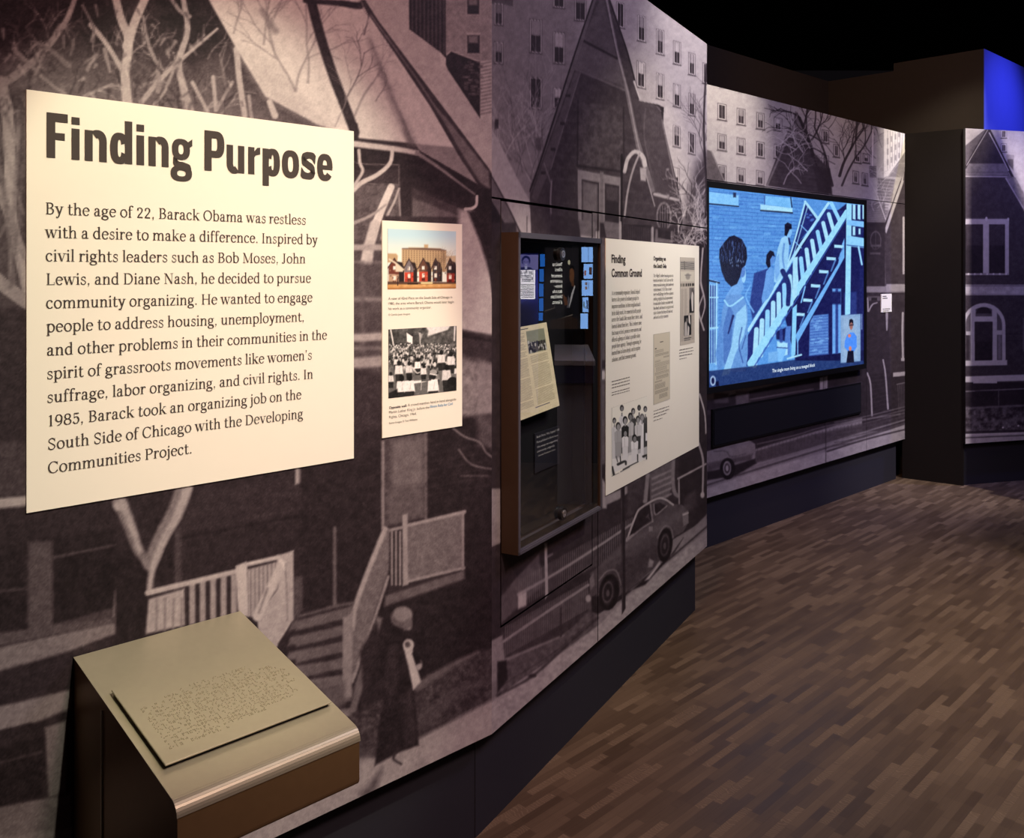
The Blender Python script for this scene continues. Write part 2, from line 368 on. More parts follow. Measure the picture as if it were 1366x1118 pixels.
SW, TH = .098, .042
XH, CAP, ASC, DSC = .49, .69, .75, -.22
def nib(tx, ty): return TH + (SW - TH) * abs(ty) ** 1.4
def arc(cx, cy, rx, ry, a0, a1, n=18):
    t = np.radians(np.linspace(a0, a1, n)); return np.c_[cx + rx * np.cos(t), cy + ry * np.sin(t)]
def glyph_defs():
    G = {}
    def g(ch, adv, *items):
        k = Ink()
        for it in items:
            c = it[0]
            if c == 'v': k.rect(it[1] - SW / 2, it[2], it[1] + SW / 2, it[3])
            elif c == 'r': k.rect(*it[1:5])
            elif c == 'B': k.rect(it[1] - .105, it[2], it[1] + .105, it[2] + .03)            # foot serif
            elif c == 'T': k.rect(it[1] - .105, it[2] - .03, it[1] + .105, it[2])            # head serif
            elif c == 'L': k.quad([(it[1] - .115, it[2] - .055), (it[1] - .115, it[2] - .03), (it[1] + .02, it[2]), (it[1] + .02, it[2] - .04)])
            elif c == 'c': k.ribbon(catmull(it[1]), nib)
            elif c == 'u': k.ribbon(catmull(it[1]), lambda a, b, w=it[2]: w)
            elif c == 'e': k.ribbon(arc(*it[1:7]), nib)
            elif c == 'k': k.ribbon([it[1:3], it[3:5]], lambda a, b, w=it[5]: w)
            elif c == 'd': k.quad([tuple(p) for p in arc(it[1], it[2], it[3], it[3], 0, 330, 12)])
        G[ch] = (adv, k)
    arch = lambda x: ('c', [(x, .33), (x + .07, .425), (x + .17, .468), (x + .26, .42), (x + .285, .32), (x + .285, .16), (x + .285, 0)])
    g('i', .27, ('v', .135, 0, XH), ('L', .135, XH), ('B', .135, 0), ('d', .125, .65, .056))
    g('l', .27, ('v', .135, 0, ASC), ('L', .135, ASC), ('B', .135, 0))
    g('n', .58, ('v', .135, 0, XH), ('L', .135, XH), ('B', .135, 0), arch(.15), ('B', .435, 0))
    g('m', .88, ('v', .135, 0, XH), ('L', .135, XH), ('B', .135, 0), arch(.15), ('B', .435, 0), arch(.45), ('B', .735, 0))
    g('h', .58, ('v', .135, 0, ASC), ('L', .135, ASC), ('B', .135, 0), arch(.15), ('B', .435, 0))
    g('u', .58, ('c', [(.135, XH), (.135, .3), (.135, .15), (.17, .05), (.25, .022), (.34, .06), (.42, .16)]), ('L', .135, XH), ('v', .43, 0, XH), ('L', .43, XH), ('r', .43, 0, .53, .03))
    g('r', .41, ('v', .135, 0, XH), ('L', .135, XH), ('B', .135, 0), ('c', [(.15, .3), (.2, .42), (.28, .465), (.35, .45)]), ('d', .345, .425, .05))
    g('e', .49, ('e', .255, .245, .185, .238, 8, 322), ('r', .09, .262, .44, .292))
    g('o', .54, ('e', .27, .245, .20, .238, 0, 360))
    g('c', .47, ('e', .255, .245, .185, .238, 48, 322), ('d', .375, .40, .048))
    g('a', .50, ('c', [(.10, .37), (.15, .455), (.24, .472), (.32, .42), (.335, .33), (.335, .2), (.335, .07), (.37, .02), (.46, .04)]), ('d', .115, .375, .046),
      ('c', [(.335, .285), (.22, .265), (.12, .22), (.08, .13), (.12, .035), (.2, .02), (.28, .05), (.335, .12)]))
    g('b', .56, ('v', .13, 0, ASC), ('L', .13, ASC), ('e', .29, .245, .19, .238, -150, 150))
    g('d', .57, ('v', .42, 0, ASC), ('L', .42, ASC), ('r', .42, 0, .53, .03), ('e', .27, .245, .19, .238, 30, 330))
    g('p', .57, ('v', .135, DSC, XH), ('L', .135, XH), ('B', .135, DSC), ('e', .30, .245, .19, .238, -150, 150))
    g('g', .52, ('e', .235, .325, .145, .147, 0, 360), ('k', .34, .43, .49, .475, .045), ('c', [(.15, .2), (.09, .14), (.13, .075), (.26, .055), (.38, .03), (.44, -.04)]),
      ('e', .25, -.095, .195, .105, -5, 150), ('e', .25, -.095, .195, .105, 150, 365))
    g('s', .42, ('u', [(.34, .38), (.30, .45), (.2, .47), (.11, .42), (.11, .33), (.2, .27), (.3, .215), (.35, .13), (.3, .04), (.2, .015), (.1, .05), (.065, .13)], .052), ('r', .325, .33, .355, .47), ('r', .055, .02, .085, .16))
    g('t', .37, ('c', [(.15, .63), (.15, .3), (.15, .1), (.19, .025), (.27, .02), (.34, .07)]), ('r', .03, .455, .325, XH))
    g('f', .35, ('c', [(.14, 0), (.14, .3), (.14, .58), (.18, .7), (.26, .735), (.34, .71)]), ('d', .345, .69, .042), ('r', .03, .455, .31, XH), ('B', .14, 0))
    g('v', .52, ('k', .09, XH, .265, 0, SW), ('k', .265, 0, .43, XH, .04), ('T', .09, XH), ('T', .43, XH))
    g('w', .78, ('k', .09, XH, .24, 0, SW), ('k', .24, 0, .39, XH, .04), ('k', .37, XH, .53, 0, SW), ('k', .53, 0, .69, XH, .04), ('T', .09, XH), ('T', .39, XH), ('T', .69, XH))
    g('y', .52, ('k', .09, XH, .28, .02, SW), ('c', [(.43, XH), (.35, .25), (.26, 0), (.2, -.14), (.12, -.19)]), ('T', .09, XH), ('T', .43, XH), ('d', .09, -.165, .045))
    g('k', .57, ('v', .135, 0, ASC), ('L', .135, ASC), ('B', .135, 0), ('k', .17, .23, .42, .46, .036), ('k', .24, .29, .46, .02, SW), ('T', .43, XH), ('B', .47, 0))
    g('x', .52, ('k', .09, XH, .43, 0, SW), ('k', .09, 0, .42, XH, .04), ('T', .09, XH), ('T', .42, XH), ('B', .09, 0), ('B', .43, 0))
    g('z', .46, ('r', .06, .455, .41, XH), ('r', .06, 0, .41, .035), ('k', .38, .47, .09, .02, SW), ('r', .06, .38, .085, XH), ('r', .385, 0, .41, .11))
    g('j', .27, ('c', [(.14, XH), (.14, .2), (.14, -.05), (.1, -.17), (.02, -.2)]), ('L', .14, XH), ('d', .13, .65, .056), ('d', .01, -.175, .042))
    g('q', .57, ('v', .42, DSC, XH), ('B', .42, DSC), ('e', .27, .245, .19, .238, 30, 330))
    g('B', .62, ('v', .16, 0, CAP), ('r', .05, 0, .3, .032), ('r', .05, CAP - .032, .3, CAP), ('r', .16, .35, .3, .38), ('e', .3, .525, .17, .15, -90, 90), ('e', .3, .19, .21, .175, -90, 90))
    g('C', .68, ('e', .36, .345, .285, .335, 38, 325), ('r', .58, .48, .61, .68), ('r', .57, .13, .6, .2))
    g('D', .73, ('v', .16, 0, CAP), ('r', .05, 0, .33, .032), ('r', .05, CAP - .032, .33, CAP), ('e', .32, .345, .30, .33, -90, 90))
    g('O', .74, ('e', .37, .345, .29, .335, 0, 360))
    g('H', .78, ('v', .16, 0, CAP), ('v', .62, 0, CAP), ('B', .16, 0), ('T', .16, CAP), ('B', .62, 0), ('T', .62, CAP), ('r', .16, .345, .62, .378))
    g('I', .34, ('v', .17, 0, CAP), ('B', .17, 0), ('T', .17, CAP))
    g('J', .42, ('c', [(.24, CAP), (.24, .3), (.24, .1), (.18, .0), (.08, -.01)]), ('T', .24, CAP), ('d', .07, .03, .048))
    g('L', .58, ('v', .16, 0, CAP), ('T', .16, CAP), ('r', .05, 0, .53, .032), ('r', .5, 0, .53, .17))
    g('M', .90, ('r', .14, 0, .175, CAP), ('k', .16, .68, .45, .02, SW), ('k', .45, .02, .74, .68, .036), ('v', .74, 0, CAP), ('B', .157, 0), ('B', .74, 0), ('r', .05, CAP - .03, .2, CAP), ('r', .7, CAP - .03, .85, CAP))
    g('N', .76, ('r', .14, 0, .175, CAP), ('r', .585, 0, .62, CAP), ('k', .17, .67, .6, .02, SW), ('B', .157, 0), ('T', .6, CAP), ('r', .04, CAP - .03, .2, CAP))
    g('P', .60, ('v', .16, 0, CAP), ('B', .16, 0), ('r', .05, CAP - .032, .32, CAP), ('r', .16, .31, .32, .342), ('e', .32, .50, .195, .173, -90, 90))
    g('S', .56, ('u', [(.46, .55), (.38, .65), (.26, .67), (.13, .6), (.12, .48), (.22, .39), (.36, .31), (.46, .2), (.4, .06), (.27, .015), (.15, .05), (.08, .16)], .062), ('r', .45, .47, .48, .68), ('r', .07, .02, .1, .22))
    g('T', .64, ('v', .32, 0, CAP), ('B', .32, 0), ('r', .06, CAP - .032, .58, CAP), ('r', .06, .53, .09, CAP), ('r', .55, .53, .58, CAP))
    g('A', .70, ('k', .35, .68, .6, 0, SW), ('k', .35, .68, .12, 0, .036), ('r', .2, .22, .5, .25), ('B', .12, 0), ('B', .6, 0))
    g('W', .98, ('k', .1, CAP, .3, 0, SW), ('k', .3, 0, .49, CAP, .036), ('k', .47, CAP, .68, 0, SW), ('k', .68, 0, .88, CAP, .036), ('T', .1, CAP), ('T', .88, CAP), ('T', .48, CAP))
    g('1', .44, ('v', .23, 0, .66), ('B', .23, 0), ('k', .1, .57, .23, .65, .04))
    g('2', .53, ('c', [(.1, .5), (.14, .61), (.26, .645), (.38, .58), (.4, .46), (.32, .32), (.19, .17), (.09, .04)]), ('r', .07, 0, .44, .07), ('d', .115, .5, .048))
    g('5', .52, ('r', .13, .58, .43, .65), ('r', .125, .33, .16, .65), ('c', [(.14, .36), (.24, .41), (.36, .37), (.42, .22), (.36, .06), (.23, .01), (.1, .06)]), ('d', .1, .1, .046))
    g('8', .54, ('e', .27, .49, .16, .15, 0, 360), ('e', .27, .17, .195, .165, 0, 360))
    g('9', .54, ('e', .27, .43, .18, .21, 0, 360), ('c', [(.45, .43), (.43, .22), (.34, .06), (.18, 0)]))
    g(',', .26, ('d', .12, .045, .052), ('k', .15, .03, .09, -.12, .035))
    g('.', .26, ('d', .12, .045, .054))
    g("'", .24, ('d', .12, .66, .052), ('k', .15, .65, .09, .52, .035))
    g('-', .36, ('r', .06, .2, .3, .24))
    g(' ', .235)
    return G
GL = glyph_defs()
def serif_width(t): return sum(GL.get(c, GL[' '])[0] for c in t)
def serif_line(ink, text, s0, s1, zb, em):
    """one line fitted between s0 and s1 on baseline zb"""
    k = (s1 - s0) / serif_width(text); x = s0
    for c in text:
        adv, gl = GL.get(c, GL[' '])
        ink.merge(gl, k, em, x, zb); x += adv * k

def sans(text, bold=0.0):
    """outline of the built-in typeface as flat polygons, height 1 = font size"""
    cu = bpy.data.curves.new('t', 'FONT'); cu.body = text; cu.size = 1; cu.offset = bold; cu.resolution_u = 3; cu.fill_mode = 'FRONT'
    o = bpy.data.objects.new('t', cu); COL.objects.link(o)
    bpy.context.view_layer.update(); dg = bpy.context.evaluated_depsgraph_get()
    me = bpy.data.meshes.new_from_object(o.evaluated_get(dg), depsgraph=dg)
    k = Ink(); k.v = [(v.co.x, v.co.y) for v in me.vertices]; k.f = [tuple(p.vertices) for p in me.polygons]
    bpy.data.objects.remove(o, do_unlink=True); bpy.data.curves.remove(cu); bpy.data.meshes.remove(me)
    return k
def sans_line(ink, text, s0, s1, zb, size, bold=0.0, mirror=False):
    k = sans(text, bold); xs = [p[0] for p in k.v]; a, b = min(xs), max(xs)
    sx = (s1 - s0) / (b - a)
    ink.merge(k, sx, size, s0 - a * sx, zb)

def ring(ink, cx, cy, rx, ry, wx, wy, a0=0, a1=360, p=2.5, n=26):
    t = np.radians(np.linspace(a0, a1, n))
    se = lambda a, b: np.c_[cx + a * np.sign(np.cos(t)) * abs(np.cos(t)) ** (2 / p), cy + b * np.sign(np.sin(t)) * abs(np.sin(t)) ** (2 / p)]
    A, B = se(rx, ry), se(rx - wx, ry - wy)
    for i in range(n - 1): ink.quad([A[i], A[i + 1], B[i + 1], B[i]])
def bold_letter(c):
    """condensed bold grotesque letter; x runs 0..1 over the letter's width, y in em (cap .70)"""
    k = Ink()
    if c == 'F': k.rect(0, 0, .41, .70); k.rect(.3, .565, 1, .70); k.rect(.3, .285, .86, .395)
    if c == 'i': k.rect(0, 0, 1, .49); k.rect(0, .555, 1, .67)
    if c == 'n': k.rect(0, 0, .36, .49); k.rect(.65, 0, 1, .33); ring(k, .58, .31, .42, .195, .35, .125, 0, 128, 2.3)
    if c == 'u': k.rect(.64, 0, 1, .49); k.rect(0, .16, .36, .49); ring(k, .42, .18, .42, .195, .36, .125, 180, 308, 2.3)
    if c == 'd': k.rect(.66, 0, 1, .70); ring(k, .42, .245, .42, .255, .34, .115, 20, 340)
    if c == 'p': k.rect(0, -.19, .36, .49); ring(k, .57, .245, .43, .255, .36, .115, -160, 160)
    if c == 'o': ring(k, .5, .245, .5, .26, .35, .115)
    if c == 'e': ring(k, .5, .245, .5, .26, .36, .115, 0, 325); k.rect(.2, .205, .98, .285)
    if c == 'P': k.rect(0, 0, .36, .70); k.rect(.3, .575, .6, .70); k.rect(.3, .235, .6, .355); ring(k, .55, .467, .45, .233, .36, .122, -90, 90, 2.6)
    if c == 'r': k.rect(0, 0, .52, .49); k.quad([(.45, .28), (.62, .345), (1, .37), (1, .495), (.75, .485), (.45, .40)])
    if c == 's': 
        p = catmull([(.97, .36), (.78, .43), (.5, .445), (.24, .40), (.2, .33), (.45, .27), (.7, .215), (.82, .14), (.68, .07), (.45, .05), (.2, .07), (.02, .13)], 5)
        k.ribbon(p, lambda a, b: .12 + .16 * abs(b))
    if c == 'g':
        ring(k, .45, .325, .42, .18, .30, .095); k.quad([(.72, .44), (.98, .515), (.98, .40), (.84, .36)])
        k.ribbon(catmull([(.24, .18), (.17, .12), (.3, .065), (.55, .05), (.8, .01), (.84, -.07)]), lambda a, b: .11 + .1 * abs(b)); ring(k, .47, -.085, .5, .135, .30, .085)
    return k
def bold_word(ink, letters, W, zb, em, off):
    for c, a, b in letters:
        s0, s1 = W.px(a, HY, off)[0], W.px(b, HY, off)[0]
        ink.merge(bold_letter(c), s1 - s0, em, s0, zb)
# ------------------------------------------------------------------ the printed street photograph, wall by wall
def draw_mural_1():
    cv = Canvas(W1, -1.75, 0, MUR_B, MUR_T, .0028, .17)
    # upper left: dark houses behind a tangle of bare pale branches (0..500 x 0..410)
    cv.frame(0, 0, 2.726)
    cv.poly([(-400, -200), (760, -200), (760, 0), (850, 160), (965, 350), (1150, 450), (1150, 1118), (-400, 1118)], .17, 8)
    cv.poly([(-400, 120), (250, 200), (520, 250), (800, 240), (960, 350), (1150, 450), (1100, 620), (-400, 620)], .40, 160, .85)
    cv.poly([(-400, -200), (120, -200), (260, 0), (160, 120), (0, 190), (-400, 200)], .13, 60, .8)
    cv.poly([(240, -100), (420, -100), (440, 120), (330, 180), (240, 90)], .1, 60, .8)
    cv.poly([(560, -100), (740, -100), (840, 160), (700, 220), (560, 130)], .09, 50, .85)
    cv.poly([(-40, 330), (86, 330), (95, 1118), (-40, 1118)], .27, 20)
    for k in range(90):
        x, y = RND.uniform(-60, 900), RND.uniform(80, 440)
        if x > 780 + .3 * (y - 100): x -= 300
        cv.tree(x, y, RND.uniform(.4, 2.6), RND.uniform(40, 120), RND.uniform(5, 14), 1, RND.choice((.34, .44, .52, .6, .16, .2)), .8, .55, 5)
    br = [((465, 390), (455, 270), (468, 150), (440, 70), (420, -10), 36, 26, .66), ((462, 170), (490, 80), (530, -10), 34, 28, .68),
          ((690, 400), (665, 310), (650, 225), (682, 110), (665, -10), 30, 18, .58), ((515, 370), (590, 280), (690, 190), (790, 105), 20, 9, .6),
          ((575, 330), (575, 250), (540, 160), (520, 60), 18, 9, .5), ((0, 305), (60, 272), (150, 195), (235, 85), (275, -10), 34, 16, .55),
          ((50, 180), (120, 245), (190, 310), (240, 340), 18, 9, .5), ((330, 90), (380, 150), (430, 230), (455, 280), 18, 16, .62), ((300, 20), (340, 100), (330, 150), 10, 8, .4),
          ((860, 180), (872, 300), (890, 420), 22, 20, .62), ((775, 280), (785, 400), 14, 14, .6), ((845, 300), (790, 395), 12, 12, .55), ((700, 300), (755, 405), 14, 12, .6),
          ((640, 230), (600, 330), (560, 380), 12, 12, .55), ((980, 370), (1000, 420), 20, 24, .66), ((905, 350), (915, 430), 12, 12, .55),
          ((1, 300), (25, 400), (35, 560), (40, 760), (70, 930), (110, 1100), 46, 34, .58), ((-30, 640), (30, 780), (90, 930), 30, 26, .5), ((60, 520), (20, 420), (-30, 390), 18, 12, .5),
          ((-20, 1010), (30, 1050), (100, 1100), 50, 50, .5), ((620, -10), (655, 40), (690, 60), 14, 14, .5), ((250, 240), (180, 180), (120, 150), 20, 8, .42), ((380, 180), (400, 260), 16, 10, .5)]
    for b in br: cv.stroke(b[:-3], b[-3] * 1.0, b[-2], b[-1], 5)
    for k in range(10): cv.stroke([(RND.uniform(-30, 70), RND.uniform(340, 1100)), (RND.uniform(20, 100), RND.uniform(340, 1100))], 14, 10, RND.uniform(.3, .55), 8, .6)
    for k in range(170):   # bark and shadow breaks over the branches
        x, y = RND.uniform(-30, 900), RND.uniform(-20, 440)
        if x < 740 + .4 * max(0, y): cv.stroke([(x, y), (x + RND.uniform(-26, 26), y + RND.uniform(10, 46))], RND.uniform(6, 16), 4, RND.choice((.14, .2, .3, .74)), 7, .5)
    # pale hipped roof
    cv.poly([(760, -200), (1900, -200), (1900, 560), (1285, 500), (1150, 450), (965, 350), (850, 160), (760, 0)], .74, 6)
    cv.poly([(850, 170), (960, 200), (1240, 500), (1150, 450), (965, 350)], .66, 30, .6)
    for (x, y, a, l, w) in [(1075, 330, 1.9, 260, 10), (1075, 330, 1.2, 240, 9), (1120, 300, 1.55, 280, 9), (960, 160, 1.3, 150, 9), (1290, 420, 1.2, 330, 9), (1000, 200, 1.9, 200, 8), (850, 120, 1.35, 130, 8)]:
        cv.tree(x, y, a, l, w, 2, .52, .45, .8, 5)
    cv.stroke([(955, 40), (990, 95), (1000, 110)], 20, 26, .42, 12, .7)
    cv.stroke([(1128, -10), (1165, 130), (1210, 270), (1260, 400), (1290, 480)], 36, 34, .16, 6)
    cv.stroke([(1110, 2), (1240, 12), (1310, 20), (1335, -10)], 18, 30, .15, 6)
    cv.poly([(1270, 440), (1300, 450), (1305, 510), (1275, 500)], .14, 6)
    # right upper part (400..700 x 0..320)
    cv.frame(400, 0, 3.4933)
    cv.tree(215, 460, 1.2, 230, 9, 3, .40, .5, .8, 5); cv.tree(300, 160, 1.45, 110, 9, 2, .36, .5, .8, 5); cv.tree(165, 590, 1.1, 230, 6, 2, .5, .5, .7, 5); cv.tree(355, 470, .9, 110, 7, 2, .42, .5, .7, 5)
    cv.stroke([(330, 190), (400, 380), (460, 520), (520, 650)], 26, 40, .40, 26, .75)
    cv.poly([(470, 520), (560, 690), (500, 680)], .38, 16, .6)
    cv.poly([(285, -10), (300, 60), (440, 245), (620, 500), (750, 720), (830, 860), (560, 705), (520, 640), (420, 390), (330, 170)], .70, 8, .6)
    # far gable wall beyond the gutter
    cv.poly([(285, -60), (900, -60), (900, 830), (880, 790), (700, 550), (500, 285), (360, 100), (285, 0)], .64, 5)
    cv.poly([(285, 0), (305, 0), (365, 95), (505, 282), (705, 548), (885, 790), (1060, 1100), (1040, 1118), (890, 890), (830, 860), (750, 742), (690, 640), (610, 500), (440, 245), (315, 62)], .20, 5)
    cv.poly([(640, 505), (690, 560), (880, 800), (885, 880), (840, 850), (740, 690)], .40, 8)
    cv.stroke([(330, 70), (450, 235), (560, 390), (690, 590)], 9, 10, .38, 6, .8)
    cv.poly([(508, -20), (682, -20), (682, 275), (650, 240), (510, 136)], .14, 5)
    cv.hatch((515, -20), (682, -20), (682, 262), (515, 130), 9, 6, .30, 5, .8)
    cv.poly([(682, -20), (895, -20), (895, 280), (840, 285), (705, 235), (682, 250)], .50, 5, 1, .06)
    for (x0, y0, x1, y1) in ((780, -10, 836, 66), (780, 160, 838, 248)):
        cv.rect(x0 - 4, y0 - 8, x1 + 4, y1 + 4, .62, 6); cv.rect(x0, y0 + 4, x1, y1, .12, 6); cv.rect(x0 + 6, y0 + 6, x1 - 8, (y0 + y1) / 2 - 4, .42, 8)
    cv.poly([(650, 240), (682, 275), (680, 320), (655, 300)], .7, 6)
    cv.poly([(680, 300), (682, 262), (705, 240), (840, 292), (840, 552), (690, 325)], .13, 5)
    for k in range(46):
        x, y = RND.uniform(755, 838), RND.uniform(280, 440)
        if y < 300 + (x - 690) * 1.45: cv.rect(x, y, x + 18, y + 9, .33, 4, .7)
    cv.hatch((845, 290), (845, 540), (890, 530), (890, 280), 15, 8, .40, 5, .7)
    # eave, fascia, downspout
    cv.poly([(220, 655), (430, 680), (560, 705), (640, 750), (830, 862), (815, 905), (770, 965), (640, 905), (500, 850), (220, 800)], .13, 6)
    cv.stroke([(230, 668), (430, 692), (545, 712)], 28, 22, .70, 8)
    cv.stroke([(545, 712), (640, 775), (740, 850), (815, 905)], 18, 7, .45, 6)
    cv.poly([(520, 880), (770, 985), (770, 1118), (520, 1118)], .37, 6, 1, .05)
    cv.poly([(520, 872), (770, 985), (770, 1020), (640, 965), (520, 925)], .24, 10)
    cv.rect(250, 790, 465, 860, .2, 6); cv.stroke([(250, 755), (300, 765), (462, 768), (462, 860), (250, 855)], 5, 5, .42, 5, .8, curve=False)
    cv.rect(240, 862, 470, 1130, .33, 8, 1, 0, .08); cv.rect(470, 830, 522, 1130, .15, 12)
    cv.stroke([(432, 690), (420, 760), (360, 815), (290, 850), (245, 888)], 16, 24, .72, 5)
    cv.stroke([(275, 700), (280, 760), (292, 800), (250, 870)], 14, 14, .68, 5)
    cv.stroke([(425, 872), (385, 965), (350, 1060), (320, 1180), (300, 1400)], 32, 46, .80, 5)
    cv.stroke([(462, 880), (440, 940), (410, 1000), (392, 1060), (380, 1130)], 10, 14, .66, 5); cv.stroke([(250, 1040), (330, 1005), (400, 955)], 16, 10, .6, 6); cv.stroke([(462, 900), (468, 1010), (470, 1118)], 8, 8, .55, 5)
    cv.poly([(768, 980), (830, 985), (860, 1118), (768, 1130)], .66, 8)
    cv.poly([(825, 880), (900, 880), (900, 1130), (855, 1130), (800, 985), (820, 975)], .12, 8)
    cv.stroke([(772, 975), (800, 972), (822, 955), (825, 915)], 15, 12, .72, 4)
    # strip between the panels and right of the small panel (full frame pixels)
    cv.frame()
    cv.rect(470, 320, 512, 590, .28, 4)
    cv.stroke([(500, 300), (492, 330), (489, 350)], 13, 16, .72, 3); cv.rect(468, 326, 512, 334, .62, 3); cv.rect(470, 348, 512, 352, .5, 3, .6)
    cv.rect(470, 352, 512, 420, .30, 5); cv.rect(468, 396, 512, 402, .45, 4); cv.rect(480, 348, 486, 470, .36, 4, .7)
    cv.rect(468, 446, 512, 456, .62, 4, 1, -.05); cv.rect(468, 462, 512, 467, .40, 4); cv.rect(468, 478, 512, 492, .58, 5, 1, -.08); cv.poly([(468, 492), (512, 498), (512, 640), (468, 640)], .20, 8)
    cv.poly([(512, 288), (618, 290), (618, 610), (512, 610)], .2, 3)
    cv.poly([(612, 280), (632, 283), (650, 330), (660, 400), (662, 452), (612, 440)], .66, 8)
    cv.poly([(624, 282), (662, 282), (664, 440), (655, 370), (640, 322)], .14, 5)
    cv.stroke([(632, 285), (650, 330), (659, 400), (664, 450)], 3, 3, .12, 3)
    cv.poly([(612, 440), (664, 448), (664, 492), (612, 470)], .20, 5); cv.stroke([(614, 447), (664, 456)], 5, 5, .12, 4)
    cv.poly([(612, 474), (664, 490), (664, 560), (612, 560)], .46, 10, 1, .1); cv.poly([(640, 480), (664, 490), (664, 600), (646, 600)], .5, 10, .6)
    cv.poly([(612, 556), (664, 556), (664, 1000), (612, 1000)], .15, 10)
    # lower left (0..500 x 600..1118)
    cv.frame(0, 600, 2.158)
    cv.poly([(-500, 80), (1120, -60), (1120, 1000), (-500, 1200)], .155, 6)
    cv.poly([(-500, -60), (85, -20), (85, 130), (-500, 160)], .24, 10); cv.poly([(-500, 190), (85, 132), (85, 160), (-500, 225)], .62, 8)
    cv.poly([(-500, 330), (90, 262), (330, 228), (330, 470), (90, 560), (-500, 660)], .12, 10)
    cv.poly([(-500, 300), (78, 275), (80, 400), (-500, 440)], .13, 8); cv.poly([(-500, 440), (78, 405), (78, 540), (-500, 610)], .11, 8)
    cv.stroke([(-500, 450), (78, 400)], 7, 7, .27, 6)
    cv.poly([(80, 265), (152, 262), (152, 525), (80, 545)], .30, 10); cv.poly([(155, 300), (335, 262), (330, 450), (160, 500)], .10, 8); cv.stroke([(155, 310), (330, 275)], 8, 8, .26, 6); cv.poly([(160, 500), (325, 455), (325, 475), (160, 520)], .24, 6)
    cv.poly([(-500, 680), (330, 495), (330, 530), (200, 580), (-500, 780)], .44, 8); cv.stroke([(338, 410), (332, 470), (330, 525)], 16, 12, .60, 6)
    cv.poly([(-500, 600), (330, 480), (330, 500), (-500, 660)], .3, 8)
    cv.poly([(-500, 860), (205, 690), (205, 745), (90, 790), (-500, 940)], .46, 8); cv.poly([(-500, 930), (90, 785), (130, 800), (-500, 1000)], .14, 6)
    cv.poly([(130, 800), (190, 780), (190, 990), (140, 1000)], .42, 8); cv.poly([(-500, 960), (125, 830), (125, 1010), (-500, 1130)], .10, 10); cv.stroke([(-500, 1030), (120, 870)], 6, 6, .24, 6)
    cv.poly([(-500, 1120), (206, 990), (206, 1140), (-500, 1220)], .38, 8); cv.poly([(-500, 1180), (206, 1090), (206, 1300), (-500, 1300)], .45, 10)
    # wall above the fence
    cv.stroke([(520, 235), (780, 185), (1060, 130)], 12, 12, .21, 10, .8); cv.stroke([(500, 260), (780, 205), (1060, 160)], 6, 6, .09, 6, .8); cv.poly([(520, 120), (1100, 40), (1100, 120), (520, 220)], .2, 30, .6)
    cv.stroke([(965, 225), (965, 440)], 10, 10, .33, 6); cv.poly([(845, 370), (875, 370), (875, 480), (845, 490)], .3, 8); cv.poly([(500, 230), (520, 225), (525, 400), (500, 410)], .3, 8, .7)
    cv.rect(440, 200, 500, 380, .12, 10)
    cv.poly([(850, 50), (880, 45), (890, 65), (870, 95), (850, 100)], .6, 6)
    # trunk of the street tree
    cv.poly([(330, 280), (380, 290), (440, 310), (432, 400), (418, 545), (330, 560)], .11, 12)
    cv.stroke([(345, 150), (370, 210), (395, 280), (420, 320)], 44, 26, .42, 8); cv.stroke([(350, 150), (378, 220), (402, 290)], 22, 14, .6, 8); cv.ell(345, 160, 20, 16, .62, 8)
    cv.stroke([(530, 110), (505, 180), (465, 250), (432, 330)], 50, 40, .45, 8); cv.stroke([(540, 110), (512, 185), (472, 260), (440, 340), (430, 400)], 26, 16, .62, 8)
    # fence and gate
    cv.poly([(425, 425), (680, 360), (690, 470), (690, 560), (415, 600)], .16, 6)
    cv.poly([(428, 430), (530, 400), (532, 505), (420, 530)], .62, 6)
    for k in range(4): cv.stroke([(452 + 24 * k, 430), (450 + 24 * k, 520)], 7, 7, .46, 5, .8)
    for k in range(5): cv.poly([(545 + 30 * k, 388 - 7 * k), (562 + 30 * k, 384 - 7 * k), (562 + 30 * k, 500 - 6 * k), (545 + 30 * k, 505 - 6 * k)], .56, 5)
    cv.stroke([(425, 412), (680, 350)], 16, 14, .68, 5)
    cv.poly([(678, 335), (708, 322), (712, 340), (716, 480), (690, 480), (685, 460)], .72, 5)
    cv.poly([(712, 345), (800, 322), (800, 400), (730, 480), (714, 480)], .62, 5)
    for k in range(7): cv.stroke([(722 + 12 * k, 345 - 3 * k), (722 + 12 * k, 480 - 14 * k)], 4, 4, .42, 4, .8)
    cv.poly([(797, 305), (845, 290), (845, 490), (790, 580), (745, 540), (740, 480), (800, 400)], .66, 5)
    cv.stroke([(812, 330), (740, 480)], 26, 26, .72, 5); cv.stroke([(808, 318), (822, 345)], 10, 10, .8, 4); cv.stroke([(822, 330), (828, 490)], 5, 5, .5, 4, .7); cv.stroke([(712, 330), (800, 310)], 12, 12, .72, 5)
    cv.stroke([(770, 400), (745, 470)], 6, 6, .42, 5, .7)
    # porch steps
    cv.poly([(840, 500), (1020, 440), (1020, 720), (980, 740), (800, 560)], .16, 6)
    for k in range(7):
        y = 478 + 40 * k; cv.poly([(840 - 4 * k, y + 18 + 3 * k), (1010, y - 22 + 8 * k), (1010, y + 4 + 8 * k), (832 - 4 * k, y + 44 + 3 * k)], .36 + .015 * k, 8)
    # handrail panel, porch, woman (400..700 x 560..1118)
    cv.frame(400, 560, 2.0033)
    cv.poly([(0, 120), (150, 100), (220, 60), (220, 300), (150, 480), (0, 530)], .135, 8)
    cv.stroke([(93, 290), (93, 495)], 10, 10, .35, 5); cv.rect(-10, 420, 8, 510, .3, 6); cv.stroke([(0, 525), (90, 500), (140, 490)], 8, 8, .34, 6)
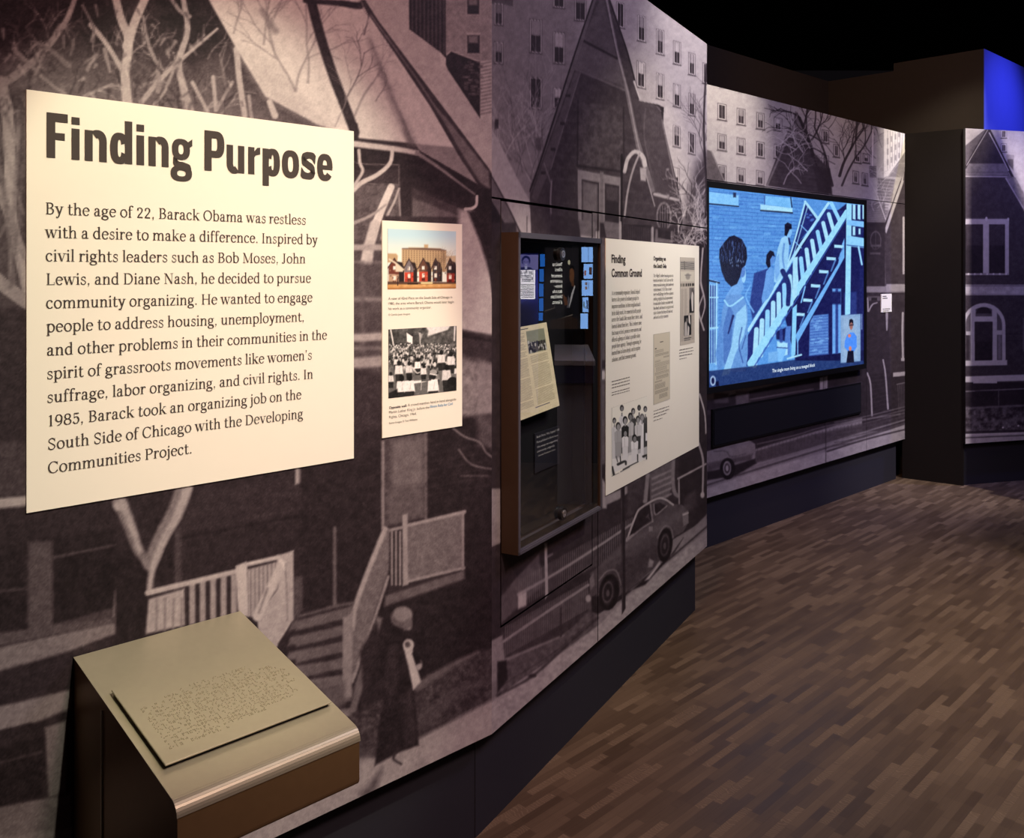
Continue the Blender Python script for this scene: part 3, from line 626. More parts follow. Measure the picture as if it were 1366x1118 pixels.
    cv.poly([(225, 45), (335, 25), (335, 260), (225, 285)], .27, 6); cv.poly([(245, 60), (330, 45), (330, 170), (245, 190)], .42, 14, .8)
    cv.stroke([(222, 60), (222, 290)], 9, 9, .46, 4); cv.stroke([(338, 30), (338, 262)], 8, 8, .46, 4); cv.stroke([(230, 190), (335, 172)], 9, 9, .34, 5); cv.poly([(235, 195), (332, 178), (332, 255), (235, 280)], .34, 12)
    cv.poly([(366, 30), (388, 26), (388, 95), (372, 108), (366, 90)], .42, 6)
    cv.poly([(340, 20), (540, -20), (540, 640), (440, 600), (440, 420), (440, 240), (340, 260)], .125, 10)
    for k in range(7): cv.stroke([(345, 70 + 22 * k), (520, 40 + 22 * k)], 3, 3, .19, 5, .6)
    cv.poly([(470, -10), (520, -15), (520, 80), (480, 70)], .36, 14, .7); cv.poly([(520, -10), (534, -10), (534, 62), (520, 64)], .6, 5)
    cv.stroke([(400, 15), (440, 45), (480, 60), (500, 90), (535, 110)], 5, 5, .42, 4); cv.stroke([(425, 80), (460, 120), (535, 135)], 5, 4, .38, 4); cv.stroke([(430, 150), (500, 150)], 4, 4, .3, 5)
    for k in range(6):
        y = 520 + 38 * k; cv.poly([(-10, y + 20 + 6 * k), (140, y - 22 + 6 * k), (140, y + 2 + 6 * k), (-10, y + 44 + 6 * k)], .37, 7)
    cv.poly([(215, 500), (440, 430), (500, 640), (470, 680), (320, 720), (200, 700)], .12, 10)
    cv.poly([(240, 300), (275, 292), (275, 435), (240, 440)], .16, 4)
    for k in range(3): cv.stroke([(246 + 11 * k, 300), (246 + 11 * k, 440)], 6, 6, .5, 3)
    cv.poly([(288, 285), (438, 248), (438, 395), (288, 432)], .40, 5, 1, .05); cv.stroke([(285, 283), (440, 246)], 9, 9, .56, 4); cv.stroke([(288, 432), (438, 396)], 8, 8, .54, 4); cv.stroke([(436, 248), (436, 400)], 6, 6, .5, 3)
    cv.poly([(274, 255), (288, 250), (290, 440), (275, 445)], .56, 4); cv.stroke([(230, 297), (275, 288)], 8, 8, .52, 4)
    cv.poly([(230, 470), (440, 402), (440, 425), (225, 500)], .36, 6)
    cv.poly([(240, 292), (238, 400), (205, 500), (148, 690), (132, 690), (138, 540), (152, 480), (225, 295)], .40, 5, 1, .05)
    cv.stroke([(228, 292), (180, 410), (148, 500), (140, 560)], 14, 12, .60, 5); cv.stroke([(236, 420), (200, 530), (140, 700)], 8, 8, .52, 4); cv.poly([(115, 530), (142, 515), (138, 740), (114, 745)], .50, 5)
    cv.poly([(205, 525), (222, 530), (150, 780), (130, 790), (150, 700)], .38, 6); cv.poly([(160, 620), (205, 540), (215, 600), (170, 720)], .16, 8)
    cv.poly([(-10, 740), (120, 700), (120, 760), (60, 800), (-10, 790)], .34, 12)
    # sloping ground
    cv.poly([(120, 800), (200, 760), (330, 700), (500, 610), (540, 600), (540, 760), (420, 800), (200, 900), (100, 960)], .24, 12, 1, .12)
    cv.stroke([(310, 715), (400, 660), (475, 622)], 22, 10, .36, 8); cv.stroke([(330, 800), (420, 730), (520, 690)], 34, 14, .30, 14, .8)
    cv.poly([(530, 560), (560, 540), (560, 760), (525, 760)], .12, 10)
    cv.poly([(-200, 1110), (0, 1000), (160, 900), (200, 900), (320, 850), (520, 745), (540, 740), (540, 1200), (-200, 1400)], .60, 10, 1, .05)
    cv.poly([(330, 880), (515, 770), (515, 860), (350, 940)], .66, 14, .7); cv.stroke([(150, 900), (220, 880)], 30, 20, .3, 18, .7); cv.poly([(160, 1000), (220, 930), (205, 990), (165, 1020)], .3, 14, .8)
    # woman in a long coat
    cv.poly([(232, 600), (262, 590), (300, 640), (305, 720), (312, 800), (318, 870), (262, 890), (200, 925), (214, 800), (225, 740), (215, 690)], .12, 6)
    cv.poly([(232, 610), (258, 596), (262, 700), (240, 760), (225, 700)], .20, 10, .8); cv.poly([(270, 740), (300, 720), (312, 860), (280, 880)], .20, 10, .7)
    cv.ell(272, 532, 29, 34, .36, 6); cv.ell(276, 520, 25, 20, .48, 6); cv.ell(291, 548, 10, 15, .40, 5); cv.poly([(245, 545), (275, 560), (285, 590), (250, 600)], .12, 6)
    cv.ell(290, 602, 15, 16, .66, 4); cv.ell(288, 601, 7, 8, .3, 4); cv.poly([(278, 612), (300, 610), (312, 660), (324, 700), (303, 722), (290, 660)], .70, 5); cv.ell(318, 655, 9, 14, .6, 5)
    cv.poly([(310, 610), (325, 650), (310, 655), (300, 625)], .1, 5); cv.stroke([(262, 880), (250, 905), (270, 920)], 8, 6, .2, 5)
    return cv.grain(.065, 6, .016)

def win(cv, x, y, w, h, sl=.0, fr=.55, gl=.14, up=None, f=2.5):
    """small sash window of the apartment block: pale frame, dark panes, sill"""
    cv.rect(x - 4, y - 5, x + w + 4, y + h + 5, fr * .62, f, 1, sl); cv.rect(x - 1, y - 1, x + w + 1, y + h + 1, fr + .18, f, 1, sl)
    cv.rect(x + 3, y + 3, x + w - 3, y + h - 2, gl, f, 1, sl)
    if up: cv.rect(x + 5, y + 4, x + w - 5, y + h * .48, up, f, 1, sl)
    cv.stroke([(x + w * .5, y), (x + w * .5, y + h)], 3, 3, fr, f, .7); cv.stroke([(x - 5, y + h + 6 + 0), (x + w + 5, y + h + 6 + sl * w)], 5, 5, .26, f, .8)

def draw_mural_2():
    cv = Canvas(W2, 0, S2_END + .01, MUR_B, MUR_T, .0036, .5)
    cv.frame(640, 0, 3.494)
    cv.poly([(40, -60), (500, -60), (500, 1000), (40, 1000)], .47, 10); cv.poly([(480, -60), (1100, -60), (1100, 1100), (480, 1000)], .62, 60)
    cv.poly([(800, 0), (1100, 0), (1100, 1100), (900, 1100)], .70, 70, .8)
    cv.poly([(40, -40), (155, -40), (155, 30), (110, 20), (40, 15)], .3, 4)
    for (x, y, w, h, up) in ((70, 15, 36, 95, .42), (70, 195, 36, 95, .5), (235, 90, 52, 150, .5), (345, 150, 48, 140, .62), (345, -80, 48, 110, None), (235, 360, 52, 140, None), (345, 410, 40, 90, .66), (445, -60, 48, 150, .45),
                             (640, 10, 32, 110, None), (738, 72, 32, 112, .5), (735, 285, 34, 115, .72), (826, 137, 30, 108, .5), (826, 342, 30, 112, .62), (905, 192, 29, 100, .7), (905, 392, 28, 98, .74),
                             (904, 585, 28, 92, .5), (976, 247, 26, 95, .6), (976, 436, 26, 95, .62), (976, 618, 26, 92, .3), (1042, 295, 20, 88, .3), (900, 780, 28, 90, .72)):
        win(cv, x, y, w, h, .28 if x > 600 else .12, .62 if x > 600 else .5, .17, up)
    for k in range(26): cv.tree(RND.uniform(60, 310), RND.uniform(640, 900), RND.uniform(1.1, 2.0), RND.uniform(120, 300), 5, 2, RND.choice((.30, .34, .62, .66)), .5, .6, 3)
    cv.rect(70, 555, 88, 600, .2, 4); cv.rect(260, 640, 290, 700, .25, 8, .7)
    # near slope of the first house with its gutter
    cv.poly([(20, 545), (40, 570), (90, 660), (170, 820), (235, 940), (290, 1090), (150, 1090), (60, 900), (0, 760)], .62, 4)
    cv.poly([(-10, 740), (20, 760), (70, 850), (130, 960), (195, 1090), (160, 1118), (100, 1010), (50, 920), (-10, 800)], .36, 4)
    cv.stroke([(0, 740), (60, 830), (130, 960), (190, 1085)], 6, 6, .15, 3); cv.poly([(0, 800), (50, 925), (100, 1010), (140, 1090), (0, 1118)], .12, 4)
    cv.stroke([(235, 960), (290, 1080)], 8, 8, .2, 4, .8); cv.stroke([(220, 1010), (220, 1080)], 3, 3, .2, 3)
    # big gable house: dark front, pale boards up the rake
    cv.poly([(575, -60), (610, 0), (690, 240), (740, 440), (742, 470), (840, 490), (860, 600), (945, 960), (945, 1100), (240, 1100), (232, 905), (290, 730), (430, 300), (525, 0)], .23, 3)
    cv.poly([(560, 0), (580, 0), (640, 265), (545, 225), (480, 185)], .30, 6); cv.poly([(480, 190), (640, 275), (680, 410), (440, 315)], .22, 4); cv.poly([(440, 318), (480, 192), (650, 280), (676, 405), (560, 365)], .36, 12, .8)
    cv.stroke([(440, 320), (560, 370), (685, 425)], 10, 9, .36, 4); cv.stroke([(480, 188), (560, 230), (640, 272)], 10, 8, .12, 5)
    cv.poly([(465, 345), (690, 430), (760, 720), (800, 900), (800, 1010), (560, 1000), (330, 960), (330, 800), (400, 600)], .22, 4)
    cv.poly([(458, 480), (665, 500), (670, 800), (455, 770)], .265, 8, 1, .04)
    for k in range(9): cv.stroke([(350 - 2 * k, 500 + 55 * k), (455, 512 + 55 * k)], 4, 4, .30, 4, .6); cv.stroke([(670, 640 + 50 * k), (800, 650 + 50 * k)], 4, 4, .29, 4, .6)
    cv.stroke([(458, 470), (455, 770)], 6, 6, .11, 4, .8); cv.stroke([(670, 500), (672, 800)], 6, 6, .11, 4, .8); cv.stroke([(455, 772), (660, 800)], 9, 9, .12, 4)
    cv.poly([(525, -10), (545, -10), (440, 330), (300, 720), (235, 905), (232, 880), (430, 290)], .36, 3); cv.stroke([(530, -10), (430, 290), (290, 730), (234, 890)], 7, 7, .10, 3)
    cv.poly([(445, 330), (468, 340), (400, 560), (330, 780), (265, 940), (240, 920), (300, 740)], .30, 4); cv.stroke([(468, 340), (400, 560), (330, 790)], 5, 5, .42, 3, .8)
    for (x, y) in ((400, 440), (375, 570), (330, 690), (285, 800)): cv.rect(x, y, x + 22, y + 12, .12, 4)
    cv.poly([(583, -10), (595, -10), (650, 250), (700, 440), (740, 640), (820, 890), (800, 900), (730, 690), (675, 410)], .40, 3); cv.stroke([(590, -10), (640, 240), (690, 430), (740, 680), (815, 960)], 5, 5, .55, 3); cv.stroke([(600, -10), (690, 250), (742, 460)], 6, 6, .10, 3)
    cv.stroke([(720, 380), (745, 460)], 9, 6, .75, 4)
    # dark side wing and round window
    cv.poly([(742, 470), (840, 490), (862, 610), (925, 920), (820, 905), (770, 690)], .25, 3); cv.poly([(806, 480), (858, 500), (855, 570), (840, 500)], .10, 3)
    cv.stroke([(772, 505), (768, 650), (820, 890)], 6, 6, .32, 4, .8); cv.stroke([(850, 560), (925, 920)], 6, 6, .42, 3); cv.stroke([(815, 905), (925, 932)], 14, 12, .60, 4); cv.ell(876, 790, 6, 6, .5, 4)
    cv.poly([(825, 925), (935, 945), (940, 1100), (815, 1100)], .2, 4); cv.ell(858, 1010, 36, 70, .42, 4); cv.ell(858, 1012, 28, 60, .16, 4); cv.hatch((835, 960), (880, 960), (880, 1070), (835, 1070), 4, 3, .42, 3)
    # double window below the gable
    cv.poly([(456, 790), (660, 828), (656, 1120), (460, 1118)], .5, 3); cv.poly([(475, 835), (556, 850), (556, 1085), (475, 1085)], .19, 3); cv.poly([(583, 855), (650, 866), (648, 1085), (583, 1085)], .16, 3)
    cv.poly([(480, 845), (548, 860), (548, 1070), (480, 1060)], .46, 8, .75); cv.poly([(588, 866), (645, 876), (645, 940), (588, 930)], .3, 10, .7); cv.poly([(560, 800), (576, 803), (576, 1100), (560, 1100)], .42, 3)
    cv.poly([(470, 1075), (660, 1080), (660, 1118), (470, 1118)], .62, 4)
    # street lamp with curved arm
    cv.stroke([(662, 720), (660, 1118)], 10, 10, .08, 3); cv.stroke([(675, 800), (690, 740), (725, 706), (760, 730), (770, 770)], 16, 20, .70, 3); cv.stroke([(745, 715), (715, 790), (690, 890), (675, 1010)], 9, 9, .58, 3); cv.poly([(746, 780), (776, 785), (774, 845), (750, 840)], .62, 4)
    cv.stroke([(335, 840), (330, 950), (340, 1090)], 7, 7, .55, 3, .8); cv.stroke([(300, 760), (330, 850)], 5, 5, .45, 3, .8); cv.stroke([(270, 820), (335, 840)], 4, 4, .3, 3)
    # brush at the right end
    cv.poly([(1010, 760), (1070, 700), (1070, 1120), (930, 1120), (950, 1000)], .24, 40, .9)
    for k in range(16): cv.tree(RND.uniform(960, 1055), RND.uniform(900, 1140), RND.uniform(.7, 2.3), RND.uniform(70, 170), 5, 2, RND.choice((.6, .7, .78, .16)), .7, .75, 3)
    for k in range(8): cv.tree(RND.uniform(1010, 1060), RND.uniform(560, 800), RND.uniform(1.2, 2.1), RND.uniform(90, 200), 4, 2, RND.choice((.2, .3, .75)), .45, .7, 3)
    cv.stroke([(1056, 300), (1044, 600), (1058, 900), (1046, 1118)], 8, 14, .16, 4, .9)
    # below the seam, around the case and the board (640..960 x 280..600)
    cv.frame(640, 280, 3.494)
    cv.poly([(330, 20), (470, 50), (470, 140), (330, 110)], .2, 4); cv.poly([(560, 60), (1065, 100), (1065, 1300), (560, 1300)], .17, 4)
    cv.poly([(50, 60), (170, 60), (170, 1300), (50, 1300)], .15, 6)
    cv.poly([(560, 130), (585, 130), (590, 1180), (560, 1190)], .36, 6); cv.rect(560, 750, 590, 790, .7, 6); cv.rect(560, 980, 590, 1010, .4, 6); cv.rect(560, 700, 590, 740, .2, 6)
    cv.poly([(576, 52), (652, 62), (650, 135), (590, 130)], .4, 4); cv.poly([(460, 45), (540, 58), (540, 130), (470, 118)], .42, 4)
    cv.rect(660, 70, 800, 145, .13, 4); cv.hatch((665, 70), (800, 88), (800, 150), (665, 140), 16, 4, .30, 3, .7); cv.stroke([(655, 60), (655, 135)], 12, 12, .62, 3); cv.stroke([(805, 85), (805, 150)], 12, 12, .56, 3); cv.poly([(820, 90), (900, 100), (900, 155), (815, 150)], .4, 4); cv.poly([(830, 90), (890, 98), (890, 140), (830, 130)], .14, 3)
    for k in range(18): cv.tree(RND.uniform(920, 1050), RND.uniform(60, 220), RND.uniform(.3, 2.8), RND.uniform(50, 120), 5, 2, RND.choice((.72, .8, .62)), .8, .8, 3)
    for pts in (((1030, 340), (1050, 440), (1030, 520)), ((1040, 180), (1030, 330), (1045, 400)), ((1045, 560), (1020, 470), (1040, 400)), ((1025, 860), (1050, 960), (1055, 1118))): cv.stroke(pts, 8, 5, .70, 3)
    # street with the parked car (640..960 x 560..1000)
    cv.frame(640, 560, 2.541)
    cv.poly([(20, 440), (420, 260), (780, 40), (780, 330), (400, 560), (20, 760)], .17, 4)
    cv.poly([(400, 200), (760, 60), (760, 240), (500, 330), (400, 420)], .19, 6); cv.poly([(415, 200), (430, 220), (430, 300), (415, 300)], .6, 5); cv.poly([(425, 258), (470, 240), (545, 200), (545, 220), (470, 270), (425, 290)], .56, 4)
    cv.poly([(575, 170), (655, 135), (650, 225), (640, 262), (578, 290)], .36, 4); 
    for k in range(5): cv.stroke([(585, 200 + 20 * k), (648, 172 + 20 * k)], 6, 6, .52, 4)
    cv.stroke([(572, 165), (568, 200), (560, 275)], 11, 16, .50, 4); cv.stroke([(657, 130), (655, 200), (660, 245), (672, 258)], 11, 14, .48, 4); cv.poly([(500, 220), (560, 195), (555, 270), (520, 320), (500, 330)], .24, 6)
    cv.poly([(672, 120), (768, 70), (768, 320), (676, 290)], .15, 5); cv.stroke([(672, 200), (766, 150)], 6, 6, .62, 3); cv.stroke([(675, 200), (676, 285)], 5, 5, .55, 3); cv.stroke([(742, 80), (756, 130), (757, 180), (755, 260)], 8, 6, .62, 3); cv.ell(755, 255, 7, 10, .7, 4); cv.poly([(690, 270), (730, 235), (735, 290), (690, 330)], .26, 8, .8)
    # rising lawn and picket fence
    cv.poly([(72, 600), (120, 540), (200, 455), (215, 560), (72, 690)], .32, 6); cv.poly([(72, 450), (200, 450), (110, 545), (72, 585)], .15, 6)
    cv.poly([(76, 720), (360, 560), (400, 520), (400, 650), (280, 730), (85, 810)], .22, 6)
    cv.hatch((130, 545), (520, 330), (520, 425), (130, 640), 56, 3.2, .40, 2.5, .9); cv.hatch((84, 705), (368, 545), (368, 640), (84, 800), 44, 3.4, .40, 2.5, .9)
    cv.stroke([(130, 592), (250, 525), (400, 430), (520, 350)], 9, 7, .56, 3); cv.stroke([(80, 752), (230, 650), (368, 560)], 9, 8, .52, 3)
    cv.poly([(219, 420), (228, 420), (232, 590), (222, 610)], .62, 3); cv.stroke([(228, 465), (246, 455)], 5, 5, .5, 3); cv.poly([(130, 596), (158, 584), (158, 630), (130, 642)], .66, 4); cv.stroke([(275, 640), (275, 735)], 7, 7, .2, 4)
    # pavement, kerb, road
    cv.poly([(60, 830), (280, 735), (380, 640), (400, 640), (400, 700), (60, 940)], .33, 6, 1, .06)
    cv.poly([(20, 980), (70, 930), (280, 790), (400, 700), (500, 600), (790, 360), (790, 420), (400, 760), (20, 1100)], .62, 5, 1, .06); cv.poly([(20, 900), (70, 880), (70, 930), (20, 960)], .42, 8)
    cv.stroke([(60, 935), (180, 868), (300, 760), (400, 672)], 10, 8, .2, 5, .8); cv.ell(178, 868, 14, 7, .18, 5); cv.stroke([(75, 900), (250, 790), (380, 680)], 4, 4, .24, 4, .8)
    cv.poly([(60, 820), (90, 815), (95, 880), (60, 925)], .12, 6)
    cv.stroke([(500, 580), (620, 490), (790, 345)], 7, 6, .24, 4); cv.poly([(690, 400), (770, 320), (770, 350), (660, 450)], .5, 5)
    # car: body, cabin, wheels
    cv.poly([(365, 640), (380, 600), (480, 590), (560, 560), (640, 470), (690, 400), (660, 450), (600, 500), (480, 610), (400, 660)], .12, 5)
    cv.poly([(375, 520), (400, 500), (475, 425), (500, 400), (530, 320), (545, 300), (600, 268), (628, 268), (655, 285), (685, 288), (706, 310), (706, 350), (690, 380), (655, 400), (640, 475), (605, 480), (595, 500), (500, 580), (470, 600), (420, 580), (375, 600)], .30, 3)
    cv.poly([(400, 500), (475, 430), (500, 405), (600, 350), (690, 300), (700, 330), (600, 385), (500, 440), (420, 490)], .37, 14, .8); cv.poly([(410, 540), (500, 470), (600, 410), (610, 480), (500, 570)], .24, 16, .8)
    cv.poly([(502, 402), (535, 322), (545, 306), (578, 286), (583, 340), (545, 365)], .13, 3); cv.poly([(588, 288), (610, 280), (632, 292), (598, 320)], .15, 3)
    cv.stroke([(498, 410), (530, 322), (548, 298), (600, 268), (628, 270), (655, 288)], 6, 6, .66, 2.5); cv.stroke([(578, 286), (586, 345)], 6, 6, .46, 2.5); cv.stroke([(590, 286), (596, 322), (634, 292)], 4, 4, .5, 2.5); cv.poly([(562, 330), (572, 318), (578, 340)], .3, 3)
    cv.stroke([(500, 410), (545, 372), (586, 345)], 4, 4, .48, 2.5); cv.rect(573, 362, 586, 378, .5, 3); cv.stroke([(500, 404), (520, 390)], 9, 7, .56, 3)
    cv.poly([(686, 318), (706, 308), (708, 350), (690, 362)], .46, 4); cv.stroke([(690, 322), (706, 316)], 5, 5, .7, 3); cv.poly([(372, 540), (385, 520), (390, 560), (375, 580)], .44, 4); cv.poly([(355, 600), (378, 585), (380, 650), (362, 640)], .30, 4); cv.ell(368, 606, 9, 12, .6, 4)
    cv.ell(438, 585, 34, 62, .07, 4, 1, .12); cv.ell(436, 585, 22, 45, .13, 4, 1, .12); cv.ell(434, 585, 19, 38, .30, 4, 1, .12); cv.ell(434, 585, 14, 30, .12, 4, 1, .12); cv.ell(434, 588, 6, 12, .3, 3)
    cv.ell(628, 425, 25, 58, .07, 4, 1, .1); cv.ell(627, 425, 16, 40, .25, 4, 1, .1); cv.ell(627, 426, 11, 29, .12, 4, 1, .1); cv.ell(627, 428, 5, 12, .3, 3)
    cv.stroke([(404, 545), (430, 515), (462, 512), (480, 560)], 5, 5, .48, 3, .8); cv.stroke([(602, 400), (625, 362), (648, 368), (655, 400)], 5, 5, .46, 3, .8)
    cv.poly([(575, 470), (590, 480), (585, 500), (570, 500)], .6, 5, .8); cv.poly([(560, 545), (610, 480), (612, 490), (575, 540)], .7, 5)
    cv.poly([(478, 230), (491, 225), (494, 640), (482, 660)], .13, 3); cv.stroke([(480, 235), (484, 650)], 3, 3, .26, 2.5)
    return cv.grain(.06, 5, .014)

def draw_mural_3():
    cv = Canvas(W3, -.75, S3_END, MUR_B, MUR_T, .0046, .5)
    cv.frame(930, 80, 3.1055)
    cv.poly([(-300, -60), (870, 200), (870, 620), (-300, 620)], .66, 6); cv.poly([(300, 150), (500, 200), (480, 500), (280, 500)], .54, 60, .7)
    for (x, y, w, h, up) in ((88, 182, 30, 60, None), (168, 202, 28, 60, .5), (249, 220, 26, 60, .62), (322, 240, 26, 46, .72), (88, 308, 30, 60, .6), (168, 324, 28, 60, .6), (249, 340, 26, 58, .3), (88, 436, 30, 62, .5), (168, 448, 28, 56, .6), (248, 460, 26, 52, .62),
                             (322, 352, 24, 50, .3), (520, 292, 22, 46, .4), (520, 396, 22, 48, .4), (568, 352, 18, 44, .3), (648, 462, 18, 44, .5), (686, 470, 18, 44, .5), (655, 380, 20, 40, .8), (690, 390, 20, 30, .8)):
        win(cv, x, y, w, h, .2, .56, .2, up)
    for k in range(9): cv.rect(90 + 80 * k, 112 + 19 * k, 118 + 80 * k, 120 + 19 * k, .5, 3, .8)
    cv.poly([(40, 372), (60, 378), (115, 505), (30, 505)], .32, 4); cv.stroke([(58, 378), (112, 500)], 4, 4, .5, 3)
    cv.poly([(412, 215), (440, 260), (480, 380), (545, 450), (545, 560), (285, 520), (330, 400)], .24, 4); cv.poly([(410, 225), (440, 290), (450, 330), (385, 320)], .38, 8); cv.stroke([(412, 218), (350, 380), (290, 520)], 8, 8, .42, 3); cv.stroke([(414, 222), (470, 360), (520, 520)], 6, 6, .14, 3)
    for k in range(9): cv.stroke([(350 - 6 * k, 390 + 16 * k), (490 + 5 * k, 410 + 16 * k)], 3, 3, .3, 3, .6)
    cv.poly([(480, 440), (550, 450), (560, 560), (500, 540)], .2, 5)
    for (x, y, a, l, w, v) in [(480, 400, 1.75, 200, 14, .15), (475, 330, 1.0, 140, 8, .15), (590, 480, 1.35, 260, 12, .16), (560, 520, 1.7, 300, 12, .16), (600, 520, 1.1, 300, 9, .2), (640, 300, .7, 120, 5, .25)]:
        cv.tree(x, y, a, l * .85, w, 3, v, .5, .85, 2.5)
    for k in range(11): cv.tree(RND.uniform(350, 480), RND.uniform(330, 540), RND.uniform(.4, 2.8), RND.uniform(50, 130), 5, 2, RND.choice((.6, .68, .5)), .8, .8, 2.2)
    for k in range(14): cv.tree(RND.uniform(520, 790), RND.uniform(260, 470), RND.uniform(.6, 2.6), RND.uniform(60, 130), 4, 2, RND.choice((.2, .3, .3)), .7, .8, 2.2)
    cv.stroke([(728, 290), (726, 440)], 6, 6, .86, 3); cv.poly([(740, 300), (790, 310), (780, 480), (740, 440)], .55, 10, .7)
    cv.frame(1150, 160, 4.30)
    cv.poly([(125, 30), (245, 60), (245, 190), (150, 320), (125, 330)], .84, 4); cv.hatch((140, 60), (240, 80), (232, 200), (140, 300), 7, 4, .66, 3); 
    for r in range(3):
        for c in range(4): cv.rect(142 + 22 * c, 105 + 60 * r - 12 * c, 152 + 22 * c, 140 + 60 * r - 14 * c, .55, 3, .8)
    cv.poly([(150, 325), (245, 185), (245, 275), (225, 330)], .5, 5)
    cv.poly([(85, 330), (190, 340), (170, 470), (95, 460)], .50, 4); cv.hatch((90, 330), (80, 600), (125, 600), (185, 340), 15, 4, .3, 3, .8); cv.poly([(40, 265), (82, 265), (82, 330), (45, 330)], .36, 4); cv.hatch((42, 268), (42, 330), (82, 330), (82, 268), 6, 3, .55, 2.5)
    cv.poly([(0, 455), (130, 470), (130, 590), (0, 585)], .46, 5); cv.hatch((20, 470), (20, 590), (130, 595), (130, 485), 11, 4, .30, 3, .8)
    cv.poly([(245, 270), (235, 350), (130, 600), (135, 950), (250, 950), (250, 270)], .22, 4); cv.poly([(225, 345), (240, 350), (140, 650), (130, 640), (132, 620)], .66, 4); cv.stroke([(222, 350), (128, 610)], 5, 5, .2, 3); cv.stroke([(240, 290), (224, 345)], 8, 8, .46, 3)
    cv.poly([(0, 588), (133, 588), (133, 960), (0, 960)], .17, 5); cv.ell(78, 690, 33, 55, .3, 3); cv.ell(78, 694, 27, 48, .17, 3); cv.stroke([(78, 640), (78, 740)], 4, 4, .3, 3); cv.rect(48, 715, 110, 728, .3, 3); cv.rect(45, 760, 105, 772, .3, 4)
    cv.stroke([(238, 560), (238, 880)], 12, 12, .62, 3); cv.rect(0, 955, 137, 995, .50, 5); cv.rect(140, 942, 250, 980, .60, 5); cv.stroke([(140, 990), (250, 995)], 10, 10, .66, 3)
    for k in range(10): cv.tree(RND.uniform(60, 130), RND.uniform(300, 560), RND.uniform(.6, 2.6), RND.uniform(50, 130), 4, 1, .72, .8, .7, 2.5)
    cv.stroke([(45, 350), (80, 420), (110, 500), (135, 570)], 6, 5, .7, 3)
    cv.frame(1150, 380, 3.991)
    cv.poly([(0, 40), (140, 40), (230, 40), (230, 780), (0, 780)], .17, 5); cv.poly([(135, 60), (232, 45), (232, 460), (150, 470)], .21, 5); cv.rect(0, 10, 128, 38, .5, 5); cv.rect(130, 0, 232, 30, .58, 5)
    cv.stroke([(30, 70), (32, 140)], 8, 8, .6, 3); cv.stroke([(35, 140), (55, 105), (80, 95)], 9, 6, .55, 3); cv.rect(30, 60, 100, 85, .4, 5, .7); cv.rect(50, 68, 80, 84, .12, 3)
    cv.stroke([(132, 150), (132, 240)], 14, 8, .56, 3); cv.stroke([(217, 150), (215, 260), (218, 400)], 11, 11, .66, 3); cv.rect(208, 390, 226, 405, .66, 3)
    cv.poly([(30, 480), (110, 470), (140, 660), (55, 690)], .14, 6); cv.hatch((35, 480), (55, 690), (140, 660), (115, 470), 9, 3, .22, 3, .7); cv.stroke([(28, 470), (45, 530), (53, 695)], 9, 9, .56, 3); cv.stroke([(112, 400), (125, 480), (138, 660)], 8, 10, .56, 3)
    cv.rect(165, 468, 232, 490, .66, 4, 1, -.1); cv.poly([(165, 520), (232, 510), (232, 740), (190, 720)], .17, 5); cv.hatch((185, 530), (232, 520), (232, 700), (195, 720), 5, 3, .34, 3, .8); cv.stroke([(185, 530), (232, 520)], 5, 5, .4, 3)
    # below the screen: foundation, street, rear of a car (930..1366 x 380..740)
    cv.frame(930, 380, 3.1055)
    cv.poly([(-400, 600), (40, 480), (700, 330), (700, 545), (-400, 870)], .155, 6); cv.poly([(40, 520), (680, 400), (680, 420), (40, 540)], .22, 8); cv.stroke([(220, 475), (480, 432)], 6, 6, .36, 4); cv.rect(160, 440, 215, 500, .34, 6); cv.rect(70, 450, 130, 490, .27, 6)
    cv.poly([(508, 385), (540, 378), (540, 430), (508, 436)], .6, 4); cv.stroke([(524, 380), (524, 432)], 5, 5, .36, 3)
    for k in range(8): cv.stroke([(570, 570 + 14 * k), (700, 545 + 14 * k), (860, 505 + 13 * k)], 4, 5, .40 - .02 * k, 3.5, .8)
    cv.poly([(240, 690), (480, 620), (860, 540), (860, 560), (530, 660), (240, 740)], .24, 6, .8); cv.stroke([(250, 660), (400, 625), (560, 580), (840, 535)], 5, 5, .42, 4, .8)
    for k in range(40): cv.stroke([(250 + 15 * k, 672 - 3.6 * k), (250 + 15 * k, 730 - 5.2 * k)], 3, 3, .24, 3, .5)
    cv.poly([(-400, 930), (40, 845), (240, 775), (540, 690), (860, 578), (860, 640), (540, 735), (40, 890), (-400, 1020)], .60, 5, 1, .06); cv.stroke([(40, 830), (260, 760), (560, 668), (860, 575)], 8, 8, .30, 4); cv.stroke([(40, 812), (240, 752), (560, 650), (860, 560)], 6, 6, .46, 4); cv.stroke([(540, 690), (700, 640), (858, 600)], 7, 6, .22, 4)
    cv.poly([(-400, 700), (40, 690), (215, 642), (240, 660), (242, 695), (225, 720), (160, 730), (60, 770), (-400, 860)], .46, 4); cv.poly([(40, 740), (230, 700), (225, 725), (150, 740), (40, 775)], .30, 8); cv.stroke([(70, 690), (120, 690), (140, 712), (200, 700)], 5, 5, .34, 4); cv.poly([(40, 775), (110, 760), (240, 720), (245, 740), (160, 790), (40, 810)], .12, 6)
    cv.ell(126, 762, 32, 45, .07, 4); cv.ell(124, 760, 17, 30, .52, 4); cv.ell(124, 760, 12, 22, .25, 4); cv.ell(124, 760, 6, 12, .6, 3)
    cv.stroke([(534, 570), (534, 735)], 3, 3, .2, 3, .6)
    return cv.grain(.05, 4, .012)

